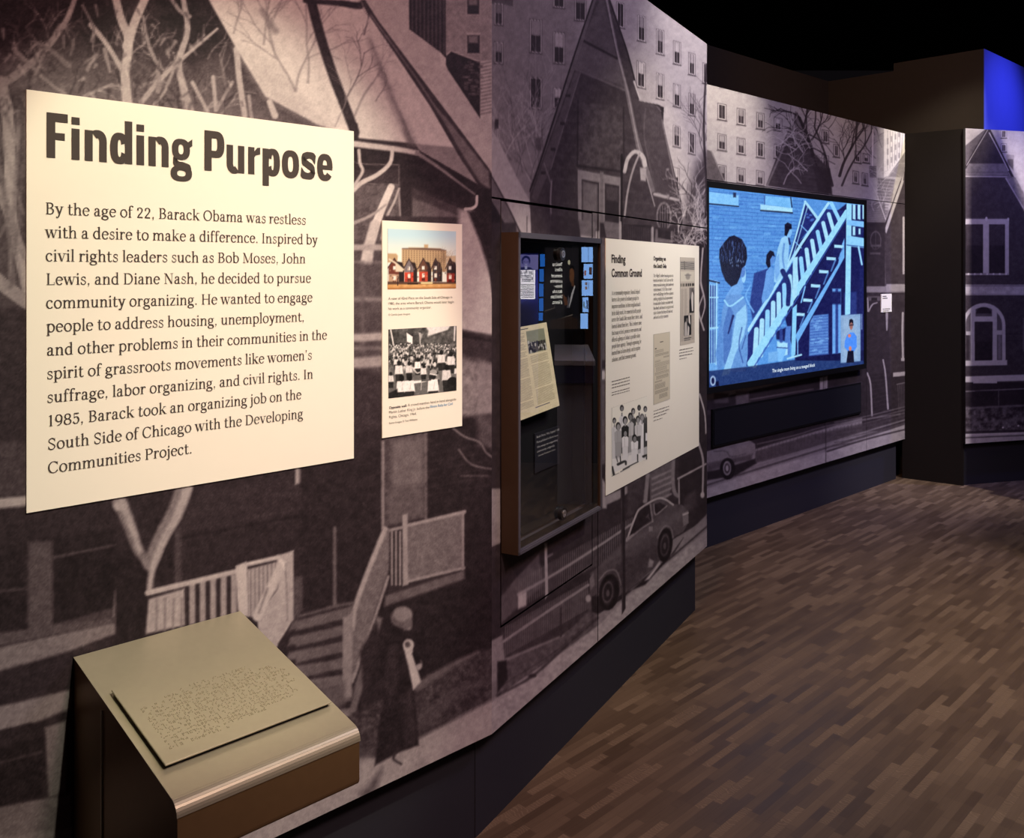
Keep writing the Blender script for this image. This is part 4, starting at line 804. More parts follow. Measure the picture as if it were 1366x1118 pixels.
def draw_mural_4():
    cv = Canvas(W4, 0, 1.9, MUR_B + .0, MUR_T, .0042, .25)
    cv.frame(1150, 160, 4.30)
    cv.poly([(580, 20), (1800, 60), (1800, 620), (580, 620)], .62, 4)
    for (x, y) in ((800, 60), (800, 140), (1010, 70), (1010, 190), (1150, 80), (1150, 210)): win(cv, x, y, 26, 40, 0, .6, .25)
    cv.poly([(580, 20), (720, 40), (600, 150), (580, 160)], .56, 5); cv.poly([(590, 150), (715, 45), (725, 42), (600, 260), (585, 280)], .3, 4); cv.poly([(832, 200), (870, 205), (868, 235), (868, 290), (835, 250)], .3, 5); cv.rect(828, 200, 872, 225, .5, 4)
    cv.poly([(725, 45), (980, 620), (1000, 1120), (580, 1120), (585, 280)], .245, 4)
    cv.poly([(724, 70), (836, 260), (600, 250)], .20, 5); cv.poly([(590, 250), (840, 250), (838, 300), (840, 320), (590, 322)], .42, 5, 1, .06); cv.stroke([(590, 324), (838, 326)], 7, 7, .62, 3); cv.stroke([(600, 300), (838, 300)], 4, 4, .34, 3)
    cv.stroke([(724, 45), (655, 160), (592, 275)], 13, 13, .17, 3); cv.stroke([(720, 58), (600, 260)], 4, 4, .6, 3)
    cv.stroke([(726, 48), (860, 320), (985, 560)], 15, 16, .16, 3); cv.stroke([(730, 75), (780, 170), (840, 290)], 6, 6, .68, 3); cv.poly([(822, 335), (840, 318), (880, 330), (960, 480), (975, 560), (940, 540)], .46, 5, 1, .1); cv.stroke([(825, 335), (940, 530)], 6, 6, .66, 3); cv.stroke([(740, 60), (800, 175)], 3, 3, .5, 3)
    cv.rect(590, 560, 842, 890, .3, 3); cv.rect(585, 568, 842, 600, .72, 4); cv.rect(590, 600, 694, 880, .16, 4); cv.rect(728, 600, 820, 880, .17, 4); cv.rect(600, 600, 690, 720, .23, 6); cv.rect(730, 600, 816, 720, .24, 6)
    cv.rect(694, 590, 728, 880, .74, 4); cv.rect(820, 575, 842, 885, .72, 4); cv.stroke([(590, 885), (838, 885)], 9, 9, .62, 3); cv.ell(713, 568, 7, 12, .8, 3); cv.ell(838, 570, 6, 9, .8, 3)
    for k in range(7): cv.ell(610 + 36 * k, 884, 5, 5, .85, 3)
    cv.rect(580, 945, 1800, 1000, .66, 5, 1, 0, .12); cv.stroke([(580, 952), (1800, 950)], 8, 8, .46, 4, .8); cv.stroke([(580, 1004), (1800, 1000)], 6, 6, .72, 3)
    cv.frame(1150, 380, 3.991)
    cv.rect(540, 55, 1400, 480, .235, 4); cv.stroke([(700, 262), (1400, 262)], 3, 3, .16, 3); cv.stroke([(700, 298), (1400, 296)], 3, 3, .16, 3)
    cv.poly(np.vstack([[(540, 410)], [(538, 200)], np.c_[648 + 115 * np.cos(np.radians(np.linspace(160, 0, 14))), 215 - 118 * np.sin(np.radians(np.linspace(160, 0, 14)))], [(764, 410)]]), .74, 4)
    cv.poly(np.vstack([[(548, 405)], np.c_[648 + 98 * np.cos(np.radians(np.linspace(175, 5, 14))), 215 - 96 * np.sin(np.radians(np.linspace(175, 5, 14)))], [(746, 405)]]), .34, 4)
    cv.poly(np.vstack([np.c_[648 + 42 * np.cos(np.radians(np.linspace(170, 10, 9))), 160 - 44 * np.sin(np.radians(np.linspace(170, 10, 9)))]]), .16, 4)
    cv.rect(578, 130, 604, 408, .72, 4); cv.rect(692, 130, 718, 408, .72, 4); cv.rect(598, 168, 700, 196, .74, 4); cv.rect(600, 198, 694, 405, .15, 4); cv.rect(600, 198, 694, 300, .2, 5); cv.rect(598, 110, 700, 118, .72, 3)
    cv.rect(553, 248, 578, 268, .72, 3); cv.rect(716, 242, 746, 266, .72, 3); cv.rect(553, 268, 570, 400, .2, 3); cv.rect(724, 268, 740, 395, .46, 4); cv.rect(540, 405, 772, 432, .74, 4, 1, -.02)
    cv.rect(540, 488, 1400, 520, .74, 4, 1, -.03); cv.rect(592, 508, 718, 526, .74, 4, 1, -.03); cv.rect(540, 520, 1400, 660, .16, 5); cv.rect(592, 505, 718, 524, .74, 4); cv.stroke([(540, 568), (1400, 528)], 7, 7, .42, 3); cv.stroke([(727, 555), (727, 730)], 5, 5, .36, 3); cv.rect(605, 565, 700, 640, .13, 8); cv.stroke([(860, 180), (860, 350)], 8, 8, .36, 4)
    cv.rect(540, 650, 1400, 790, .28, 8, 1, -.03, .3); cv.stroke([(540, 660), (800, 645), (1400, 620)], 10, 8, .42, 5, .8); cv.ell(750, 760, 5, 4, .9, 3); cv.ell(832, 750, 5, 4, .85, 3); cv.stroke([(540, 735), (760, 722), (900, 700)], 14, 12, .4, 8, .7)
    cv.rect(540, 780, 1400, 800, .2, 5, 1, -.03); cv.rect(540, 796, 1400, 900, .66, 4, 1, -.03, .06); cv.stroke([(540, 815), (900, 800), (1400, 782)], 7, 6, .3, 4); cv.stroke([(540, 798), (1400, 770)], 7, 6, .76, 4)
    return cv.grain(.05, 4, .012)

cv1, cv2, cv3, cv4 = draw_mural_1(), draw_mural_2(), draw_mural_3(), draw_mural_4()
# ------------------------------------------------------------------ floor, ceiling, walls
def floor_material():
    m = mat('parquet', (.1, .06, .04), .42, spec=.3); nt = m.node_tree; b = nt.nodes['Principled BSDF']; N = nt.nodes.new; L = nt.links.new
    def M(op, a, c=None, v=None):
        n = N('ShaderNodeMath'); n.operation = op
        for i, x in enumerate((a, c)):
            if x is None: continue
            if isinstance(x, (int, float)): n.inputs[i].default_value = x
            else: L(x, n.inputs[i])
        return n.outputs[0]
    tc = N('ShaderNodeTexCoord'); mp = N('ShaderNodeMapping'); mp.inputs['Rotation'].default_value = (0, 0, -math.atan2(dA[1], dA[0]) - math.radians(2.0))
    L(tc.outputs['Object'], mp.inputs['Vector']); sp = N('ShaderNodeSeparateXYZ'); L(mp.outputs[0], sp.inputs[0])
    LEN, WID = .19, .026
    row = M('FLOOR', M('DIVIDE', sp.outputs['Y'], WID)); wn = N('ShaderNodeTexWhiteNoise'); wn.noise_dimensions = '1D'; L(row, wn.inputs['W'])
    u = M('ADD', M('DIVIDE', sp.outputs['X'], LEN), M('MULTIPLY', wn.outputs['Value'], 7.0)); cell = M('FLOOR', u)
    cb = N('ShaderNodeCombineXYZ'); L(cell, cb.inputs[0]); L(row, cb.inputs[1])
    w2 = N('ShaderNodeTexWhiteNoise'); w2.noise_dimensions = '3D'; L(cb.outputs[0], w2.inputs['Vector'])
    # blocks of strips share a tone
    brow = M('FLOOR', M('DIVIDE', sp.outputs['Y'], WID * 3)); bw = N('ShaderNodeTexWhiteNoise'); bw.noise_dimensions = '1D'; L(brow, bw.inputs['W'])
    bcell = M('FLOOR', M('ADD', M('DIVIDE', sp.outputs['X'], LEN * 1.0), M('MULTIPLY', bw.outputs['Value'], 9.0)))
    cb2 = N('ShaderNodeCombineXYZ'); L(bcell, cb2.inputs[0]); L(brow, cb2.inputs[1]); cb2.inputs[2].default_value = 5.5
    w3 = N('ShaderNodeTexWhiteNoise'); w3.noise_dimensions = '3D'; L(cb2.outputs[0], w3.inputs['Vector'])
    tone = M('ADD', M('MULTIPLY', w2.outputs['Value'], .78), M('MULTIPLY', w3.outputs['Value'], .22))
    mg = N('ShaderNodeMapping'); mg.inputs['Scale'].default_value = (9, 130, 1); L(mp.outputs[0], mg.inputs['Vector'])
    ng = N('ShaderNodeTexNoise'); ng.inputs['Scale'].default_value = 1; ng.inputs['Detail'].default_value = 5; L(mg.outputs[0], ng.inputs['Vector'])
    cr = N('ShaderNodeValToRGB'); e = cr.color_ramp.elements
    e[0].position = .08; e[0].color = (.060, .038, .024, 1); e[1].position = .95; e[1].color = (.165, .112, .070, 1)
    k = cr.color_ramp.elements.new(.5); k.color = (.105, .069, .043, 1)
    L(M('ADD', M('MULTIPLY', tone, .75), M('MULTIPLY', ng.outputs['Fac'], .28)), cr.inputs[0])
    # pale medullary flecks on some strips
    wv = N('ShaderNodeTexWave'); wv.inputs['Scale'].default_value = 30; wv.inputs['Distortion'].default_value = 14; wv.inputs['Detail'].default_value = 2; wv.inputs['Detail Scale'].default_value = .8
    ad = N('ShaderNodeVectorMath'); ad.operation = 'ADD'; L(mp.outputs[0], ad.inputs[0]); L(w2.outputs['Color'], ad.inputs[1]); L(ad.outputs[0], wv.inputs['Vector'])
    fl = M('MULTIPLY', M('GREATER_THAN', wv.outputs['Fac'], .90), M('GREATER_THAN', w2.outputs['Value'], .80))
    mx = N('ShaderNodeMix'); mx.data_type = 'RGBA'; L(M('MULTIPLY', fl, .28), mx.inputs[0]); L(cr.outputs[0], mx.inputs[6]); mx.inputs[7].default_value = (.30, .22, .145, 1)
    # joints
    fx = M('FRACT', u); fy = M('FRACT', M('DIVIDE', sp.outputs['Y'], WID))
    j = M('MAXIMUM', M('LESS_THAN', fx, .012), M('LESS_THAN', fy, .05))
    m2 = N('ShaderNodeMix'); m2.data_type = 'RGBA'; L(M('MULTIPLY', j, .22), m2.inputs[0]); L(mx.outputs[2], m2.inputs[6]); m2.inputs[7].default_value = (.02, .012, .009, 1)
    L(m2.outputs[2], b.inputs['Base Color'])
    rr = N('ShaderNodeMapRange'); L(tone, rr.inputs[0]); rr.inputs[3].default_value = .36; rr.inputs[4].default_value = .52; L(rr.outputs[0], b.inputs['Roughness'])
    return m
M_LINK = noisy(mat('black_brown_paint', (.012, .009, .008), .85, spec=.12), 25, .1)
M_FLOOR = floor_material()
fl = MB().hexa([(-4, -1.5, -.05), (9, -1.5, -.05), (9, 11, -.05), (-4, 11, -.05), (-4, -1.5, 0), (9, -1.5, 0), (9, 11, 0), (-4, 11, 0)]).build('floor', M_FLOOR, loc=(0, 0, 0)); tag(fl, kind='structure')
ce = MB().hexa([(-4, -1.5, ROOM_H), (9, -1.5, ROOM_H), (9, 11, ROOM_H), (-4, 11, ROOM_H), (-4, -1.5, ROOM_H + .1), (9, -1.5, ROOM_H + .1), (9, 11, ROOM_H + .1), (-4, 11, ROOM_H + .1)]).build('ceiling', M_BLACK, loc=(0, 0, ROOM_H)); tag(ce, kind='structure')
REC = -.05
def structure(name, W, s0, s1, z0, z1, o0, o1, m):
    return tag(MB().wbox(W, s0, s1, z0, z1, o0, o1).build(name, m, loc=W.P((s0 + s1) / 2, z0, (o0 + o1) / 2)), kind='structure')
structure('wall_left', W1, -1.75, -.02, MUR_B, MUR_T - .01, -.30, REC - .001, M_BLACK)
structure('baseboard_left', W1, -1.75, -.012, 0, MUR_B, -.30, REC, M_PLINTH)
structure('wall_center', W2, 0, S2_END - .02, MUR_B, MUR_T - .01, -.30, REC - .001, M_BLACK)
structure('baseboard_center', W2, 0, S2_END - .012, 0, MUR_B, -.28, REC, M_PLINTH)
structure('wall_back', W3, -.75, S3_END - .01, MUR_B, MUR_T - .01, -.25, REC - .001, M_BLACK)
structure('baseboard_back', W3, -.75, S3_END - .06, 0, MUR_B, -.25, REC + .01, M_PLINTH)
structure('baseboard_right', W4, .0, 1.0, 0, MUR_B + .012, -.12, REC + .01, M_PLINTH)
structure('wall_right', W4, .01, 1.0, MUR_B + .012, MUR_T - .01, -.12, REC - .001, M_BLACK)
# tall return walls behind the murals
sC, H_F = WB.px(1105, 108.5); sK = WB.px(1192)[0]; sFr, H_B = WB.px(1312, 65)
structure('wall_return', WB, sFr, sK, 0, H_B, -.2, 0, M_BROWN)
structure('wall_return_far', WB, sK, sC + .2, 0, H_F, -.2, 0, M_BROWN)
pc = WB.P(sC, 0); WF = Wall((pc.x, pc.y), dA)
structure('wall_fascia', WF, -3.6, 0, 0, H_F, -.2, 0, M_BROWN)
pf = WB.P(sFr, 0); WU = Wall((pf.x, pf.y), dA)
structure('wall_blue', WU, .003, 3.2, 0, H_B, -.05, .004, M_BLUE)
_a, _b = W3.P(S3_END + .002, 0, -.02), W4.P(-.002, 0, -.02)
WL = Wall((_a.x, _a.y), (_b.x - _a.x, _b.y - _a.y)); structure('wall_link', WL, 0, (_b - _a).length, 0, MUR_T + .0, -.06, -.002, M_LINK)   # dark wall closing the gap between the two murals
for k, (x0, y0, x1, y1, z) in enumerate(((.6, 3.6, 2.6, 6.6, 3.55), (1.6, 3.0, 4.4, 6.2, 3.7))):   # black conduits under the black ceiling
    d = unit((x1 - x0, y1 - y0)); Wc = Wall((x0, y0), d); L_ = math.hypot(x1 - x0, y1 - y0)
    structure('trim_%d' % (k + 1), Wc, 0, L_, z, ROOM_H, -.03, .03, M_BLACK)

# ------------------------------------------------------------------ mural panels
GAP = .005
def mural(name_label, cv, s0, s1, z0, z1, hole=None, mit=(0, 0)):
    o = sheet('mural_panel', cv, s0, s1, z0, z1, REC + .002, 0, M_PRINT, ramp=RAMP_MURAL, hole=hole, mit=mit)
    return tag(o, name_label, 'mural', 'photo mural panels along the gallery walls')
S797, SD0, SD1, ZD = W2.px(797.5)[0], W2.px(668)[0], W2.px(790)[0], W2.px(730, 794)[1]
SEAM2 = W2.px(800, (265 + (303 - 265) * (800 - 656) / 287))[1]
dep = None
def off_from(W, s, px):
    k = (px - CX) / F_PX; p = W.P0 + s * W.d; return (k * p[1] - p[0]) / (W.n[0] - k * W.n[1])
CS0 = SD0 + .002; dep = off_from(W2, CS0, 691); CS1 = W2.px(802, HY, dep)[0]
CZ1 = W2.px(691.5, 309.5, dep)[1]; CZ0 = W2.px(691, 746, dep)[1]; CZ0b = W2.px(802, 675, dep)[1]; CZ0 = (CZ0 + CZ0b) / 2
SD1 = max(SD1, CS1 - .002)
mural('grey mural panel of pale roof, bare trees and porch behind the Finding Purpose board', cv1, -1.75, 0, MUR_B, MUR_T, None, (0, -.008))
mural('upper mural panel of steep dark gable and apartment windows above the display case', cv2, 0, S2_END, SEAM2 + GAP / 2, MUR_T, None, (.008, 0))
mural('lower mural panel of picket fence and pavement around the glass display case', cv2, 0, S797 - GAP / 2, MUR_B, SEAM2 - GAP / 2, (SD0 - GAP / 2, SD1 + .003, ZD - GAP / 2, SEAM2 - GAP / 2), (.008, 0))
door = sheet('access_panel', cv2, SD0 + GAP / 2, SD1 - .003, ZD + GAP / 2, SEAM2 - GAP * 1.1, REC + .002, 0, M_PRINT, ramp=RAMP_MURAL, hole=(CS0 + .014, CS1 - .014, CZ0 + .014, CZ1 - .014))
tag(door, 'removable mural door with black outline of picket fence directly behind the display case', 'wall panel')
mural('lower mural panel of parked two-door car beneath the Finding Common Ground board', cv2, S797 + GAP / 2, S2_END, MUR_B, SEAM2 - GAP / 2)
S1101, S1155 = W3.px(1101)[0], W3.px(1156)[0]; SEAM3 = W3.px(1180, 269)[1]
mural('upper mural panel of apartment block and bare trees above the blue video screen', cv3, -.75, S3_END, SEAM3 + GAP / 2, MUR_T)
mural('lower mural panel with rear of a parked car beneath the blue video screen', cv3, -.75, S1101 - .002, MUR_B, SEAM3 - GAP / 2)
mural('narrow mural panel of dark foundations and kerb below right corner of video screen', cv3, S1101 + .002, S1155 - .002, MUR_B, SEAM3 - GAP / 2)
mural('mural panel of dark house side and entrance steps right of the video screen', cv3, S1155 + .002, S3_END, MUR_B, SEAM3 - GAP / 2)
mural('mural panel of gabled house with arched window at right edge of picture', cv4, 0, 1.0, MUR_B + .012, MUR_T)

# ------------------------------------------------------------------ Finding Purpose board
T = .003
CREAM_S = (.93, .922, .868)
def board(name, W, s0, s1, z0, z1, th, m, label, cat, group=None):
    o = MB().wbox(W, s0, s1, z0, z1, .0005, th).build(name, m, loc=W.P((s0 + s1) / 2, z0, 0)); return tag(o, label, cat, group)
a0, zt = W1.px(33, 119, T); a1, zb_ = W1.px(472, 611, T); zb2 = W1.px(38, 685, T)[1]
fp = board('text_board', W1, a0 + .003, a1, (zb_ + zb2) / 2, zt, T, M_CREAM, 'large cream text board headed Finding Purpose, spotlit at the left', 'sign')
ink = Ink(); TO = T + .0008
z_b = (W1.px(62, 209.5, TO)[1] + W1.px(443, 241.5, TO)[1]) / 2
cap_m = (W1.px(62, 149.5, TO)[1] - W1.px(62, 210, TO)[1])
HEAD = [('F', 62, 90.5), ('i', 95.4, 106.2), ('n', 113, 142.5), ('d', 146.8, 176.5), ('i', 182, 192.3), ('n', 198, 225), ('g', 228.5, 257), ('P', 272.7, 299.3), ('u', 302.3, 326), ('r', 331, 347.2), ('p', 350.3, 373.5), ('o', 376, 399), ('s', 401, 421.3), ('e', 423, 443.7)]
bold_word(ink, HEAD, W1, z_b, cap_m / .70, TO)
ink.build('heading', W1, TO, M_INK, fp)
BODY = ["By the age of 22, Barack Obama was restless", "with a desire to make a difference. Inspired by", "civil rights leaders such as Bob Moses, John", "Lewis, and Diane Nash, he decided to pursue", "community organizing. He wanted to engage",
        "people to address housing, unemployment,", "and other problems in their communities in the", "spirit of grassroots movements like women's", "suffrage, labor organizing, and civil rights. In", "1985, Barack took an organizing job on the",
        "South Side of Chicago with the Developing", "Communities Project."]
X0 = [60, 60, 60.4, 61, 61, 61.5, 62, 62, 62.4, 63, 63, 63.5]; X1 = [408.5, 424, 408, 415, 417, 406.5, 436.5, 416.5, 418, 402.3, 404.6, 257]
ink = Ink(); zL0 = W1.px(62, 285.5, TO)[1]; zL11 = W1.px(64, 632, TO)[1]; em = W1.px(62, 270, TO)[1] - zL0; em = em / .69
for i, t in enumerate(BODY):
    serif_line(ink, t, W1.px(X0[i], HY, TO)[0], W1.px(X1[i], HY, TO)[0], zL0 + (zL11 - zL0) * i / 11, em)
ink.build('body_text', W1, TO, M_INK, fp)

# ------------------------------------------------------------------ narrow photo board
b0, zt = W1.px(510, 294, T); b1, zb_ = W1.px(616.5, 569, T)
pp = board('photo_board', W1, b0, b1, W1.px(511, 584.5, T)[1], zt, T, M_CREAM, 'narrow cream board with a colour street photo above a crowd photo', 'sign')
def pbox(W, x0, y0, x1, y1, off):   # from top-left and bottom-right pixels
    s0, z1 = W.px(x0, y0, off); s1, z0 = W.px(x1, y1, off); return s0, s1, z0, z1
q = pbox(W1, 517.2, 305, 608.3, 384.5, TO)
cv = Canvas(W1, *q, .0016, (.75, .86, .90), TO).frame(500, 285, 7.216)
cv.poly([(100, 130), (800, 150), (800, 330), (100, 330)], (.73, .87, .93), 160); cv.poly([(100, 300), (800, 300), (800, 800), (100, 800)], (.90, .92, .88), 140)
BE, BW = (.74, .64, .50), (.42, .33, .27)
cv.poly([(260, 335), (325, 335), (325, 325), (475, 328), (475, 297), (513, 297), (513, 330), (635, 335), (636, 350), (688, 353), (688, 560), (260, 560)], BE, 8)
for r in range(10):
    for c in range(16): cv.rect(270 + 26 * c, 352 + 21 * r + c * .6, 281 + 26 * c, 363 + 21 * r + c * .6, BW, 5, .75)
cv.poly([(262, 332), (475, 330), (636, 338), (688, 352), (688, 358), (262, 342)], (.35, .26, .24), 5, .8)
cv.poly([(120, 383), (205, 385), (222, 405), (215, 470), (120, 470)], (.72, .62, .48), 8); cv.poly([(690, 410), (780, 405), (780, 470), (690, 470)], (.78, .70, .58), 8)
HOUSES = [(120, 430, 275, 680, (.42, .22, .18), (.72, .60, .50)), (275, 435, 400, 660, (.47, .44, .46), (.78, .28, .20)), (415, 430, 535, 655, (.40, .27, .22), (.74, .28, .20)), (545, 430, 640, 655, (.20, .16, .17), (.22, .18, .20)), (680, 430, 785, 670, (.18, .14, .14), (.55, .18, .14))]
for (x0, y0, x1, y1, cu, cl) in HOUSES:
    cx = (x0 + x1) / 2 - 8
    cv.poly([(cx + 20, y0 + 30), (x1 - 10, y0 + 40), (x1 + 8, y0 + 110), (x1 + 8, y1), (cx, y1)], (.17, .13, .13), 6)
    cv.poly([(cx, y0), (cx + 42, y0 + 80), (cx + 42, y1 - 95), (x0 + 12, y1 - 95), (x0 + 12, y0 + 85)], cu, 6); cv.poly([(x0 + 12, y1 - 95), (cx + 42, y1 - 95), (cx + 42, y1), (x0 + 12, y1)], cl, 6)
    cv.stroke([(x0, y0 + 100), (cx, y0), (cx + 50, y0 + 95)], 9, 9, (.25, .18, .18), 5, curve=False)
    cv.rect(cx - 14, y0 + 75, cx + 12, y0 + 110, (.88, .88, .86), 5); cv.rect(cx - 12, y1 - 80, cx + 14, y1 - 40, (.90, .88, .84), 5); cv.rect(cx - 16, y1 - 32, cx + 16, y1 - 8, (.3, .12, .1), 6)
cv.stroke([(140, 440), (205, 480), (275, 540)], 18, 16, (.82, .78, .70), 5); cv.poly([(200, 480), (270, 530), (270, 560), (200, 560)], (.85, .80, .72), 6)
for k in range(60): cv.stroke([(RND.uniform(125, 780), RND.uniform(500, 660)), (RND.uniform(125, 780), RND.uniform(500, 660))][:1] * 2, 14, 14, RND.choice(((.25, .14, .12), (.6, .4, .3), (.2, .16, .16), (.7, .6, .5))), 6, .6)
for k in range(8): cv.tree(690 - 14 * k, 560, 1.4, 130, 5, 2, (.5, .42, .34), .6, .6, 4)
cv.poly([(120, 655), (790, 660), (790, 690), (120, 690)], (.33, .24, .20), 10); cv.poly([(120, 682), (790, 675), (790, 730), (120, 745)], (.80, .62, .40), 10, 1, .12); cv.poly([(120, 712), (790, 705), (790, 730), (120, 745)], (.66, .46, .27), 10, .8)
cv.stroke([(450, 668), (550, 668)], 16, 16, (.86, .80, .60), 5); cv.stroke([(320, 676), (410, 676)], 14, 14, (.2, .14, .12), 5); cv.stroke([(222, 625), (220, 690)], 9, 9, (.2, .12, .14), 4); cv.stroke([(345, 490), (345, 680)], 4, 4, (.2, .16, .15), 4)
sheet('street_photo', cv, *q, T - .001, TO, M_PHOTO, pp)
tag(bpy.data.objects['street_photo'], 'colour street photo')
q = pbox(W1, 518.2, 438, 609, 522.5, TO)
cv = Canvas(W1, q[0], q[1], W1.px(518.5, 531.5, TO)[1], W1.px(609, 434.8, TO)[1], .0016, .45, TO).frame(500, 430, 6.984)
qz = (q[0], q[1], float(cv.z[0]), float(cv.z[-1]))
cv.poly([(480, -20), (800, -20), (800, 80), (640, 90), (480, 130)], .88, 14); cv.poly([(120, 20), (470, 40), (500, 80), (480, 160), (430, 210), (120, 230)], .28, 12, 1, .2); cv.poly([(470, 150), (560, 110), (680, 70), (700, 35), (780, 20), (780, 200), (440, 215)], .33, 10, 1, .2)
cv.poly([(400, 90), (450, 110), (430, 160)], .8, 10, .7); cv.poly([(295, 95), (352, 135), (350, 205), (300, 180)], .95, 4); cv.stroke([(148, 70), (182, 250)], 13, 13, .85, 4); cv.stroke([(745, 40), (740, 170)], 14, 12, .85, 4); cv.stroke([(420, 100), (424, 230)], 8, 8, .8, 4)
for k in range(620):
    x = RND.uniform(130, 760); y = RND.uniform(190, 420); d = 5 + (y - 190) * .055
    cv.ell(x, y + d * 2.2, d * .9, d * 1.5, RND.choice((.2, .3, .85, .9, .75, .5)), 4, .9); cv.ell(x, y, d * .62, d * .75, RND.choice((.1, .15, .2, .35)), 4)
cv.poly([(130, 400), (200, 420), (400, 460), (620, 430), (650, 640), (120, 720)], .40, 30)
def fig(x, y, h, shirt=.9, head=.12, lean=0):
    cv.poly([(x - h * .36, y + h * .25), (x + h * .3, y + h * .22), (x + h * .42 + lean, y + h * 1.1), (x - h * .42 + lean, y + h * 1.15)], shirt, 6); cv.poly([(x - h * .36 + lean, y + h * 1.1), (x + h * .36 + lean, y + h * 1.05), (x + h * .3 + lean, y + h * 1.9), (x - h * .3 + lean, y + h * 1.9)], .16, 6)
    cv.stroke([(x + h * .1, y + h * .4), (x + h * .02 + lean, y + h * .95)], 4, 4, .6, 4, .6); cv.ell(x, y, h * .2, h * .26, head, 5)
for a in ((620, 280, 90), (710, 295, 95), (200, 330, 60), (320, 385, 80, .85), (400, 350, 75, .95), (225, 380, 95), (455, 410, 70, .9), (150, 480, 70, .85), (670, 420, 110, .85), (580, 470, 60, .5, .2), (520, 440, 50, .3, .15)): fig(*a)
fig(250, 520, 120, .93, .10); fig(325, 515, 120, .95, .11); fig(545, 500, 130, .95, .14)
cv.stroke([(350, 560), (450, 548), (500, 535)], 26, 14, .93, 5); cv.stroke([(440, 545), (520, 535)], 14, 14, .25, 5); cv.stroke([(350, 420), (390, 470), (420, 465)], 16, 9, .8, 5); cv.ell(545, 465, 34, 26, .62, 5); cv.stroke([(515, 480), (575, 492)], 10, 10, .9, 4); cv.ell(725, 570, 55, 62, .10, 6); cv.poly([(640, 620), (780, 560), (780, 680), (640, 700)], .14, 8)
cv.stroke([(435, 560), (430, 630)], 8, 8, .7, 4); cv.poly([(130, 660), (210, 620), (215, 700), (130, 720)], .12, 10)
cv.grain(.06, 3, .02)
sheet('crowd_photo', cv, *qz, T - .001, TO, M_PHOTO, pp); tag(bpy.data.objects['crowd_photo'], 'grey crowd photo')
def caption(parent, name, W, off, lines, m, bold=0):
    k = Ink()
    for (t, x0, y0, x1, size) in lines:   # baseline start pixel, end column, font size in pixels at the start
        s0, z = W.px(x0, y0, off); s1 = W.px(x1, HY, off)[0]; sz = z - W.px(x0, y0 + size, off)[1]
        sans_line(k, t, s0, s1, z, sz, bold)
    return k.build(name, W, off, m, parent)
fx = lambda x: 500 + x / 7.216; fy = lambda y: 285 + y / 7.216; gx = lambda x: 500 + x / 6.984; gy = lambda y: 430 + y / 6.984
caption(pp, 'caption', W1, TO, [("A view of 42nd Place on the South Side of Chicago in", fx(130), fy(830), fx(745), 5.0), ("1980, the area where Barack Obama would later begin", fx(130), fy(878), fx(760), 5.0), ("his work as a community organizer.", fx(130), fy(927), fx(545), 5.0)], M_INKL)
caption(pp, 'credit', W1, TO, [("© Camilo José Vergara", fx(130), fy(982), fx(340), 3.6)], M_INKL)
caption(pp, 'caption', W1, TO, [("Opposite wall:", gx(133), gy(808), gx(298), 5.0)], M_INK2, .012)
caption(pp, 'caption', W1, TO, [("A crowd marches hand in hand alongside", gx(308), gy(783), gx(757), 5.0), ("Martin Luther King Jr. before the", gx(133), gy(851), gx(507), 5.0), ("Rights, Chicago, 1964.", gx(133), gy(896), gx(388), 5.0)], M_INKL)
caption(pp, 'caption', W1, TO, [("Illinois Rally for Civil", gx(515), gy(797), gx(725), 5.0)], M_BLUEINK); tag(bpy.data.objects['caption.003'] if 'caption.003' in bpy.data.objects else pp.children[-1], 'blue caption words')
caption(pp, 'credit', W1, TO, [("Some Images © Ted Williams", gx(133), gy(949), gx(397), 3.8)], M_INKL)

# ------------------------------------------------------------------ braille stand
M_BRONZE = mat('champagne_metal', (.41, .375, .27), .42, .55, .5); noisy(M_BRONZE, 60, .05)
M_BRONZE_SHADE = mat('bronze_shaded', (.21, .128, .058), .45, .55, .4); noisy(M_BRONZE_SHADE, 50, .08)  # darker copy of the metal; dark floor reflection put into the colour
s_l = W1.px(97.5)[0]; s_r = W1.px(320)[0]
BD = (off_from(W1, s_l, 234) + off_from(W1, s_r, 482)) / 2
zBk = (W1.px(97.5, 877)[1] + W1.px(320, 816.5)[1]) / 2
zFt = (W1.px(234, 1076, BD)[1] + W1.px(482, 975, BD)[1]) / 2
zFb = W1.px(476, 1050, BD)[1]
st = empty('braille_stand', W1.P((s_l + s_r) / 2, .42, .0), 'champagne metal sloping reading stand fixed to mural below the Finding Purpose board', 'lectern')
tl = math.atan2(zBk - zFt, BD); r = .022
def prof():
    # side outline as (off, z): from the wall, along the sloping top to the rounded nose, down, and back
    pts = [(.001, zBk)]
    cx_, cz_ = BD - r, zFt + (r) * math.tan(tl) - r / math.cos(tl)
    for a in np.linspace(math.pi / 2 - tl, 0, 8): pts.append((cx_ + r * math.cos(a), cz_ + r * math.sin(a)))
    for a in np.linspace(0, -math.pi / 2, 5): pts.append((BD - .012 + .012 * math.cos(a), zFb + .012 + .012 * math.sin(a)))
    pts += [(BD - .16, zFb - .03), (.001, .36)]
    return pts
PR = prof()
mb = MB(); mb.prism([W1.P(s_l + .0015, z, o) for o, z in PR], W1.P(s_r - .0015, 0) - W1.P(s_l + .0015, 0)); body = mb.build('body', M_BRONZE_SHADE, st); 
